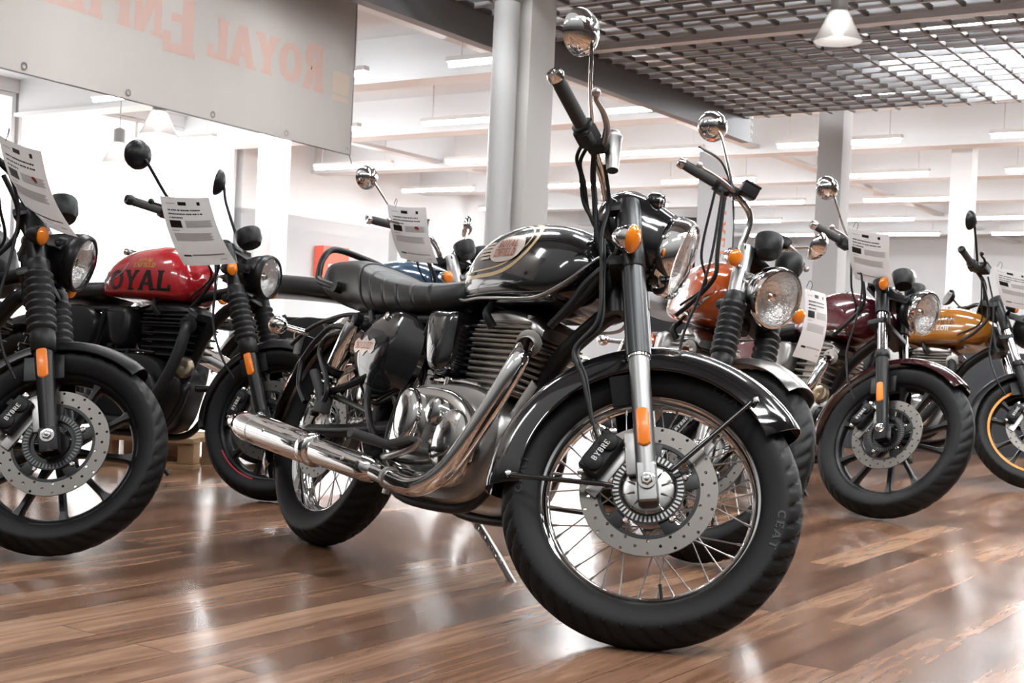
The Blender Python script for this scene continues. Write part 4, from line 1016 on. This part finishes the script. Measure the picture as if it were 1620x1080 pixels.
def all_bikes():
    main_bike()
    b, tk = roadster('black motorcycle with rubber fork gaiters at the far end of the row, cut by the picture edge', (-2.428, 4.279, -32.008, 13.564, 33.897), G_ROAD, SATIN, head=HEAD_B, fend=FEND_B, box=False)
    b.root['label'] = 'all black motorcycle with alloy wheels, black headlight and price sheet, beside the red one'
    red = PAINT('red_tank_paint', (.42, .012, .018))
    b, tk = roadster('motorcycle with red fuel tank, black engine and black alloy wheels', (-2.084, 5.63, -29.982, 8.27, 11.681), G_ROAD, red, head=HEAD_B, fend=FEND_B, barend=(.83, -.42, 1.005), mp=[(.925, -.26, 1.03), (.90, -.32, 1.07), (.86, -.395, 1.15), (.84, -.418, 1.178), (.83, -.425, 1.185)], mpL=[(.925, .25, 1.03), (.885, .235, 1.09), (.82, .212, 1.22), (.80, .205, 1.285), (.785, .20, 1.302)], mr=.057, stripe=(mat('red_stripe', (.65, .015, .05), .4), 215, 262, .005))
    for s in (1, -1):
        decal(b, tk, 'tank_lettering', 'ROYAL', .446, .762, .080, 1.22, BTEXT, grid=.2, sp=.1, side=s)
        decal(b, tk, 'maker_lettering', 'ROYAL', .675, .877, .014, 1.3, GTEXT, .0014, side=s)
        decal(b, tk, 'maker_lettering', 'ENFIELD', .655, .853, .020, 1.1, GTEXT, .0014, side=s)
        b.P('knee_glint', quads_mesh(MB(), ribbon([(.47, .915), (.53, .925), (.60, .905), (.615, .865), (.575, .82), (.50, .79)], .004, 8), caster(b.tankme, s, .0012)), CHROME, tk)  # chrome line drawn as the reflection along the knee recess
    blue = PAINT('blue_tank_paint', (.020, .055, .10))
    I = (1.40, .318, .32, .24, .24, 24., .10, .10, .13)
    b, tk = roadster('motorcycle with blue fuel tank and flat black seat behind the black and gold one', (-1.175, 6.29, -36.741, 5.467, 8.268), I, blue, T_TWIN, S_FLAT, wheel='spoke', rimm=CHROME, lower=STEEL, eng='bright', head=((1.235, 0, .875), .092, .12, CHROME, CHROME, .03), pods=2, mir='chrome', sig=CHROME, fend=(.345, .07, 62, 185), fendm=SATIN, panelm=SATIN, exh='chrome', barend=(.87, -.38, 1.06), engine_twin=True, sigpos=(1.16, -.18, .87))
    q, L = word_quads('INTERCEPTOR', .020, .1, .8, .5)
    b.P('panel_lettering', quads_mesh(MB(), q, lambda x, z: Vector((.31-L/2+x, -.1425, .575+z))), BADGE)
    b.P('panel_emblem', MB().lathe([(.026, 0), (.026, .003), (.020, .003), (.020, 0)], (.31, -.141, .610), (0, -1, 0), 24, closed=True), BADGE)
    org = PAINT('orange_tank_paint', (.50, .085, .010))
    b, tk = roadster('motorcycle with orange fuel tank, chrome headlight and fork gaiters', (.398, 5.382, -84.159, 16.56, 33.527), I, org, T_TWIN, S_FLAT, wheel='spoke', rimm=CHROME, lower=STEEL, eng='bright', head=((1.25, 0, .872), .097, .12, CHROME, CHROME, .03), pods=2, mir='chrome', sig=CHROME, fend=(.348, .07, 62, 185), fendm=ALU, panelm=PAINT('orange_panel', (.62, .10, .012)), exh='chrome', barend=(.865, -.305, 1.125), mp=[(.985, -.15, 1.12), (.955, -.195, 1.18), (.905, -.255, 1.265), (.885, -.275, 1.285), (.872, -.285, 1.292)], mpL=[(.985, .15, 1.10), (.985, .22, 1.15), (.99, .28, 1.19), (.995, .30, 1.2)], ris=-.06, engine_twin=True, sigpos=(1.18, -.185, .90))
    for s in (1, -1):
        b.P('knee_patch', quads_mesh(MB(), [[(.52+.028*i, .775+.035*j-.0*i), (.548+.028*i, .775+.035*j), (.548+.028*i, .81+.035*j), (.52+.028*i, .81+.035*j)] for i in range(7-1) for j in range(4) if i+j < 8], caster(b.tankme, s, .0012)), ALU, tk)
        b.P('tank_piping', quads_mesh(MB(), ribbon([(.60, .752), (.72, .748), (.85, .748), (.95, .755), (1.02, .775), (1.05, .82)], .007, 8), caster(b.tankme, s, .001)), CHROME, tk)
    mrn = PAINT('maroon_paint', (.085, .010, .016))
    b, tk = roadster('motorcycle with maroon fuel tank, black alloy wheels and chrome fork tubes', (.934, 6.574, -68.912, 17.868, 22.883), G_CRU, mrn, T_CRUIS, S_LOW, 'plain', 'pairs', SATIN, SATIN, 'bright', ((1.285, 0, .905), .092, .10, SATIN, CHROME, .03), 2, 'chrome', SATIN, (.362, .07, 55, 195), PAINT('dark_maroon_paint', (.03, .006, .008)), mrn, 'chrome', (.85, -.365, 1.058), sigpos=(1.16, -.185, .925))
    for s in (1, -1): b.P('tank_piping', quads_mesh(MB(), ribbon([(.63, .748), (.75, .744), (.90, .744), (1.02, .754), (1.06, .785), (1.09, .835)], .005, 8), caster(b.tankme, s, .001)), CHROME, tk)
    yel = PAINT('yellow_tank_paint', (.32, .122, .013))
    b, tk = roadster('motorcycle with yellow fuel tank and orange striped front wheel', (1.646, 7.716, -45.301, 14.539, 33.992), (1.40, .31, .31, .237, .222, 26., .105, .10, .14), yel, T_CRUIS, S_LOW, 'plain', 'pairs', SATIN, SATIN, 'bright', ((1.285, 0, .885), .092, .10, SATIN, SATIN, .03), 1, 'black', SATIN, (.342, .07, 55, 195), SATIN, SATIN, 'black', (.84, -.39, 1.05), sigpos=(1.17, -.185, .90), stripe=(mat('orange_stripe', (.85, .28, .03), .4), 0, 360, .012))
    for s in (1, -1):
        decal(b, tk, 'maker_lettering', 'ROYAL', .825, .858, .020, 1.35, BTEXT, side=s)
        decal(b, tk, 'maker_lettering', 'ENFIELD', .80, .828, .024, 1.1, BTEXT, side=s)
        decal(b, tk, 'model_lettering', 'METEOR', .77, .795, .026, 1.1, WTEXT, side=s)
    b, tk = roadster('grey motorcycle mostly hidden behind the red one', (-2.43, 8.55, -66, 10, 5), G_CRU, PAINT('grey_tank_paint', (.12, .12, .125)), T_CRUIS, S_LOW, 'plain', 'pairs', SATIN, SATIN, 'bright', ((1.26, 0, .84), .088, .10, SATIN, CHROME, .03), 1, 'chrome', SATIN, (.362, .07, 55, 195), SATIN, SATIN, 'chrome', (.86, -.36, .99), mp=[(.95, -.2, 1.0), (.94, -.22, 1.01), (.93, -.24, 1.02)], mr=.03, sigpos=(1.16, -.17, .85))

# ================================================================== price sheets clipped to the bikes
PAPER = mat('laminated_paper', (.88, .875, .87), .35, spec=.3)
def translucent(m, f):
    nt = m.node_tree; b = nt.nodes['Principled BSDF']; o = [n for n in nt.nodes if n.type == 'OUTPUT_MATERIAL'][0]
    t = nt.nodes.new('ShaderNodeBsdfTranslucent'); t.inputs['Color'].default_value = b.inputs['Base Color'].default_value
    x = nt.nodes.new('ShaderNodeMixShader'); x.inputs[0].default_value = f
    nt.links.new(b.outputs[0], x.inputs[1]); nt.links.new(t.outputs[0], x.inputs[2]); nt.links.new(x.outputs[0], o.inputs['Surface'])
translucent(PAPER, .45)
PINK = mat('grey_print', (.50, .49, .49), .6)
def sheet(label, P, dot=False, near=1., curl=.02, rows=True):
    """P = world corners TL, TR, BR, BL"""
    TL, TR, BR, BL = [Vector((0, 0, H))+(Vector(p)-Vector((0, 0, H)))*near for p in P]
    n = (TR-TL).cross(BL-TL).normalized()
    if n.dot(Vector((0, 0, H))-TL) < 0: n = -n
    def S(u, v, d=0.):
        return (TL*(1-u)+TR*u)*(1-v)+(BL*(1-u)+BR*u)*v+n*(curl*sin(pi*v)+.4*curl*sin(pi*u)+d)
    mb = MB(); N = 12
    for d in (0., -.0006):
        mb.add([S(i/N, j/N, d) for j in range(N+1) for i in range(N+1)], [(j*(N+1)+i, j*(N+1)+i+1, (j+1)*(N+1)+i+1, (j+1)*(N+1)+i) for i in range(N) for j in range(N)])
    ed = [(i/N, 0) for i in range(N+1)]+[(1, j/N) for j in range(1, N+1)]+[(1-i/N, 1) for i in range(1, N+1)]+[(0, 1-j/N) for j in range(1, N)]
    k = len(ed); mb.add([S(u, v, 0) for u, v in ed]+[S(u, v, -.0006) for u, v in ed], [(a, (a+1) % k, k+(a+1) % k, k+a) for a in range(k)])
    o = obj('price_sheet', mb, PAPER)
    tag(o, label, 'price sheet', 'price sheets on the motorcycles')
    def rect(u0, v0, u1, v1, d=.0008, nn=4):
        m_ = MB(); m_.add([S(u0+(u1-u0)*i/nn, v0+(v1-v0)*j/nn, d) for j in range(nn+1) for i in range(nn+1)], [(j*(nn+1)+i, j*(nn+1)+i+1, (j+1)*(nn+1)+i+1, (j+1)*(nn+1)+i) for i in range(nn) for j in range(nn)]); return m_
    random.seed(len(label))
    for v, u1, hh in ((.155, .78, .018), (.205, .80, .018), (.255, .40, .018)):
        u = .12; t = MB()
        while u < u1:
            w = random.uniform(.02, .05)
            q = rect(u, v, u+w, v+hh, .0008, 2); t.add(q.v, q.f); u += w+random.choice((.007, .007, .02))
        obj('heading_text', t, BTEXT, o)
    for nm, r in (('printed_logo', (.36, .055, .53, .10)), ('printed_emblem', (.74, .055, .80, .10)), ('dealer_logo', (.12, .815, .27, .845)), ('printed_photo', (.10, .30, .34, .40))): obj(nm, rect(*r), BTEXT, o)
    for a in ((.42, .30, .93, .40), (.12, .48, .86, .60), (.30, .81, .90, .835), (.10, .075, .30, .085), (.10, .435, .26, .445), (.78, .90, .90, .915)):
        t = MB()
        if a[3]-a[1] > .05:
            for r in range(8):
                q = rect(a[0], a[1]+(a[3]-a[1])*r/8, a[2]-(.02*(r % 3)), a[1]+(a[3]-a[1])*(r+.62)/8); t.add(q.v, q.f)
        else: t = rect(*a)
        obj('paragraph_text', t, PINK, o)
    if dot:
        m_ = MB(); c = S(.72, .33, .001); uu = (TR-TL).normalized(); vv = (BL-TL).normalized()
        m_.add([c]+[c+uu*.011*cos(2*pi*k/16)+vv*.011*sin(2*pi*k/16) for k in range(16)], [(0, k+1, (k+1) % 16+1) for k in range(16)])
        obj('red_sticker', m_, REDREF, o)
    lp = S(.22, 0, 0)
    m_ = MB().tube([lp+Vector((0, 0, -.004)), lp+Vector((.006, .004, .02)), lp+Vector((0, .02, .032)), lp+Vector((-.008, .03, .01))], .0012, 6, 4)
    obj('cable_tie', m_, BTEXT, o)
    return o
all_bikes()
sheet('white price sheet with a red dot hanging over the all black motorcycle', [(-1.50, 3.80, 1.161), (-1.335, 3.69, 1.104), (-1.285, 3.88, .882), (-1.452, 3.99, .937)], True, .965)
sheet('white price sheet hanging in front of the red fuel tank', [(-1.30, 4.80, 1.105), (-1.105, 4.73, 1.10), (-1.035, 4.91, .88), (-1.24, 4.96, .865)])
sheet('white price sheet with a red dot above the blue fuel tank', [(-.584, 5.923, 1.222), (-.405, 5.829, 1.209), (-.351, 6.003, .974), (-.53, 6.104, .998)], True, .925)
sheet('white price sheet hanging above the maroon fuel tank', [(1.449, 5.80, 1.205), (1.59, 5.66, 1.167), (1.67, 5.82, .952), (1.53, 5.96, .99)], False, .95)
sheet('narrow edge-on price sheet behind the big chrome headlight', [(.98, 4.48, .86), (1.08, 4.60, .85), (1.055, 4.58, .61), (.945, 4.46, .63)])
sheet('white price sheet lying on the handlebar of the yellow motorcycle', [(2.36, 6.55, 1.12), (2.51, 6.45, 1.08), (2.60, 6.50, .90), (2.45, 6.62, .93)])

# columns, rain pipe
def at(px, d): return Vector(((px-810)/2095.67*d, d, 0))
def inv(p): return RM.inverted() @ p
c = inv(at(808, 8.6)); s = .29
struct('pillar_1', ub(MB(), c.x-s/2, c.x+s/2, c.y-s/2, c.y+s/2, 0, 4.5, .006), mat('column_beige', (.47, .455, .435), .5))
pc = uv(c.x+.02, c.y-s/2-.095, 0)
o = obj('rain_pipe', MB().cyl(pc, pc+Vector((0, 0, 4.5)), .083, 32).lathe([(.083, 0), (.094, .005), (.094, .09), (.083, .095)], pc+Vector((0, 0, 2.78)), (0, 0, 1), 32), PIPEM)
tag(o, 'grey round drain pipe with collar running up the front of the column', 'pipe')
for k, (px, d, s) in enumerate(((1306, 13.6, .26), (421, 20., .34), (1512, 21., .33), (1840, 14., .26))):
    c = inv(at(px, d)); struct('pillar_%d' % (k+2), ub(MB(), c.x-s/2, c.x+s/2, c.y-s/2, c.y+s/2, 0, 4.5, .006), WALLM)
# banner seen from behind
B0 = Vector((-1.16, 9.0, 1.855)); bd = Vector((-.4776, -.8786, 0)); bn = Vector((.8786, -.4776, 0))
def bp_(s, z, d=0.): return B0+bd*s+Vector((0, 0, z))+bn*(d+.006*sin(s*3.5)*(1-z/1.9))
mb = MB(); N = 60; Lb = 6.2; hb = 1.9
for d in (.0, .003):
    mb.add([bp_(Lb*i/N, hb*j/4, d) for j in range(5) for i in range(N+1)], [(j*(N+1)+i, j*(N+1)+i+1, (j+1)*(N+1)+i+1, (j+1)*(N+1)+i) for i in range(N) for j in range(4)])
ban = obj('hanging_banner', mb, BANM); tag(ban, 'large grey banner hanging from the ceiling with reversed faded red lettering', 'banner')
for side, dd in ((1, .0045), (-1, -.0015)):
    big = MB(); edge = MB()
    def put(word, s0, z0, h, w, sp=.12):
        q, L = word_quads(word, h, sp, w, .5)
        for k_ in (0, .012, .024): quads_mesh(big, q, lambda x, z: bp_(s0+x+k_-.008, z0+z, dd+k_*.01*side))
    put('R', .345, .355, .30, .9); put('OYAL', .345+.235, .365, .245, 1.0)
    put('E', 1.56, .325, .40, .92); put('NFIEL', 1.83, .385, .27, .95); put('D', 2.89, .345, .36, .95)
    obj('banner_lettering', big, BANP, ban)
    em = MB()
    for z0, z1 in ((.34, .37), (.385, .53)): em.add([bp_(.05, z0, dd), bp_(.24, z0, dd), bp_(.24, z1, dd), bp_(.05, z1, dd)], [(0, 1, 2, 3)])
    obj('banner_emblem', em, BANY, ban)
for s in (.02, .68, 1.36, 2.05, 2.75):
    obj('grommet', MB().lathe([(.012, -.006), (.02, -.006), (.02, .008), (.012, .008)], bp_(s+.02, .035, 0), bn, 20, closed=True), CHROME, ban)
obj('banner_hem', MB().tube([bp_(0, 0, 0), bp_(0, hb, 0)], .008, 8, 1).tube([bp_(0, 0, 0), bp_(Lb, 0, 0)], .005, 8, 1), mat('banner_seam', (.30, .28, .27), .7), ban)
obj('hanging_rope', MB().tube([bp_(.02, hb, 0), bp_(.02, 2.645, 0)], .004, 6, 1).tube([bp_(4, hb, 0), bp_(4, 2.645, 0)], .004, 6, 1).tube([bp_(.01, .01, 0), bp_(-.03, -.06, 0)], .003, 6, 1), BTEXT, ban)
# feather flag, dark display stand, red sign, pallet
f0 = at(1128, 11.2); fu = Vector((.559, .829, 0))
def fp(u, z, d=0): return f0+fu*u+Vector((.829, -.559, 0))*d+Vector((0, 0, z))
out = [(-.42, .35), (.28, .35), (.28, 1.75), (.23, 1.98), (.11, 2.14), (-.06, 2.24), (-.42, 2.28)]
mb = MB(); mb.add([fp(u, z, d) for d in (0, .004) for u, z in out], [tuple(range(7)), tuple(range(13, 6, -1))]+[(k, (k+1) % 7, 7+(k+1) % 7, 7+k) for k in range(7)])
fl = obj('feather_flag', mb, FLAGM); tag(fl, 'tall grey feather flag with vertical orange lettering behind the orange motorcycle', 'flag')
obj('flag_pole', MB().tube([fp(.29, 0), fp(.29, 1.0), fp(.29, 1.75), fp(.24, 2.0), fp(.12, 2.16), fp(-.06, 2.26), fp(-.43, 2.30)], .011, 10, 5), BTEXT, fl)
obj('flag_base', MB().cyl(fp(.29, 0), fp(.29, .06), .2, 28, .02), BTEXT, fl)
for dd in (.006, -.004):
    q, L = word_quads('ROYALENFIELD', .155, .22, 1.0, .5)
    obj('flag_lettering', quads_mesh(MB(), q, lambda x, z: fp(.13-z, 2.12-x*.80, dd)), ORNG, fl)
c = at(1084, 12.0)
ds = obj('display_stand', MB().box(c+Vector((-.03, .3, .935)), (.64, .05, 1.87), None, .005).box(c+Vector((-.03, .3, .02)), (.7, .5, .04), None, .005), DARKP)
tag(ds, 'dark grey display stand with red shelves behind the black headlight', 'display stand')
for z in (1.34, 1.50, 1.2): obj('shelf', MB().box(c+Vector((-.03, .18, z)), (.64, .22, .11), None, .006), REDB, ds)
sg = obj('red_box_sign', ub(MB(), -18.7, -18.45, 20.3, 21.1, 1.80, 2.45, .01), REDB); tag(sg, 'red square sign with a white band on the far white wall', 'sign')
obj('white_band', ub(MB(), -18.44, -18.43, 20.45, 21.0, 1.98, 2.08), WTEXT, sg)
struct('wall_partition', ub(ub(MB(), -19, -18.7, 18.2, 23.2, 0, 3.0), -19.05, -18.65, 23.0, 23.25, 0, 3.05), WALLM)
pal = empty('pallet', Matrix.Translation((-1.60, 6.13, 0)) @ Matrix.Rotation(radians(-6), 4, 'Z')); tag(pal, 'low wooden pallet lying on the floor behind the red motorcycle', 'pallet')
for k in range(4): obj('plank', MB().box((0, -.17+.113*k, .128), (.46, .098, .022), None, .002), WOODP, pal)
for k in range(2): obj('plank', MB().box((0, -.16+.32*k, .011), (.46, .098, .022), None, .002), WOODP, pal)
for x in (-.19, 0, .19):
    for y in (-.16, .16): obj('block', MB().box((x, y, .07), (.075, .085, .092), None, .003), WOODP, pal)
pl = obj('reflection_block', MB().box((3.7, 9.6, .36), (5.4, .8, .72), rotz(-.12), .01), DARKP); tag(pl, 'long low dark block added to darken floor reflections behind the maroon and yellow motorcycles', 'added block')  # block added to keep the bright hall out of the floor reflections
# pendant lamps
def pendant(p, r, lab, top=4.5):
    p = Vector(p); o = obj('pendant_lamp', MB().lathe([(r*.30, r*1.35), (r*.42, r*1.2), (r*.62, r*.75), (r*.86, r*.25), (r, 0), (r*.97, -.004), (r*.83, r*.24), (r*.6, r*.72), (r*.38, r*1.16)], p, (0, 0, 1), 40, closed=True), mat('lamp_shade', (.88, .87, .86), .3, 0, trans=.6, ior=1.2))
    obj('lamp_holder', MB().lathe([(r*.36, r*1.2), (r*.36, r*2.0), (r*.2, r*2.1), (.006, r*2.15), (.006, top-p.z)], p, (0, 0, 1), 24), PIPEM, o)
    obj('bulb', MB().lathe([(.001, -.0), (r*.2, .02), (r*.28, r*.3), (r*.16, r*.8), (r*.14, r*1.2)], p+Vector((0, 0, r*.25)), (0, 0, 1), 20), mat('lamp_bulb', (1, .98, .94), .5, emit=22), o)
    return tag(o, lab, 'lamp')
pendant((2.0, 8.5, 2.66), .155, 'bell shaped glass pendant lamp hanging in front of the grid ceiling')
for px, d, y in ((175, 15., 232), (236, 13., 187)):
    q = at(px, d); hz = 540+.046*(px-810)
    pendant((q.x, q.y, H+(hz-y-24)/2095.67*d), .19, 'glass pendant lamp in front of the bright windows, %s' % ('under a grey cylinder holder' if px == 175 else 'close under the banner edge'))

# ================================================================== light
w = bpy.data.worlds.new('world'); scene.world = w; w.use_nodes = True
nt = w.node_tree; bg = nt.nodes['Background']
tc = nt.nodes.new('ShaderNodeTexCoord'); sx = nt.nodes.new('ShaderNodeSeparateXYZ'); cr = nt.nodes.new('ShaderNodeValToRGB')
nt.links.new(tc.outputs['Generated'], sx.inputs[0]); 
mr = nt.nodes.new('ShaderNodeMapRange'); mr.inputs[1].default_value = -1; mr.inputs[2].default_value = 1; nt.links.new(sx.outputs['Z'], mr.inputs[0])
nt.links.new(mr.outputs[0], cr.inputs['Fac'])
e = cr.color_ramp.elements; e[0].position = .46; e[0].color = (.03, .027, .025, 1); e[1].position = .80; e[1].color = (1, 1, 1, 1); k = e.new(.60); k.color = (.16, .158, .155, 1)
nt.links.new(cr.outputs['Color'], bg.inputs['Color']); bg.inputs['Strength'].default_value = .62
def area(p, tgt, sx_, sy_, power, name):
    l = bpy.data.lights.new(name, 'AREA'); l.shape = 'RECTANGLE'; l.size = sx_; l.size_y = sy_; l.energy = power; l.color = (.96, .98, 1)
    o = bpy.data.objects.new(name, l); COL.objects.link(o); o.location = p
    o.rotation_euler = (Vector(tgt)-Vector(p)).to_track_quat('-Z', 'Y').to_euler(); return o
# unseen area lamps added for overhead light on the aisle and the row
for i, (x, y) in enumerate(((-2.6, 1.2), (.3, 1.0), (2.8, 1.6), (-3.2, 4.2), (-.3, 4.6), (-1.2, 7.4))):
    area((x, y, 3.4), (x, y+.3, 0), 1.8, .35, 42, 'overhead_fill_light')
for i, (u, v) in enumerate(((-8, 31), (0, 31), (7, 28), (-14, 15), (-14, 22), (-8, 17), (-8, 24), (-2, 19), (-2, 26), (4, 22))):
    area(uv(u, v, 3.7), uv(u, v, 0), 4, 1, 600 if u < -12 else 340, 'hall_fill_light')  # extra area lamps added to brighten the hall beyond its tube lights
for x, y in ((2.6, 3.2), (3.6, 5.6), (1.2, 2.2)):
    area((x, y, 2.93), (x-.2, y+.4, 0), 1.5, .3, 40, 'grid_fill_light')  # unseen fill added below the grid to brighten the column's right face
vs = scene.view_settings; vs.view_transform = 'Standard'; vs.look = 'None'; vs.gamma = 1; vs.use_curve_mapping = False; vs.exposure = 0.0
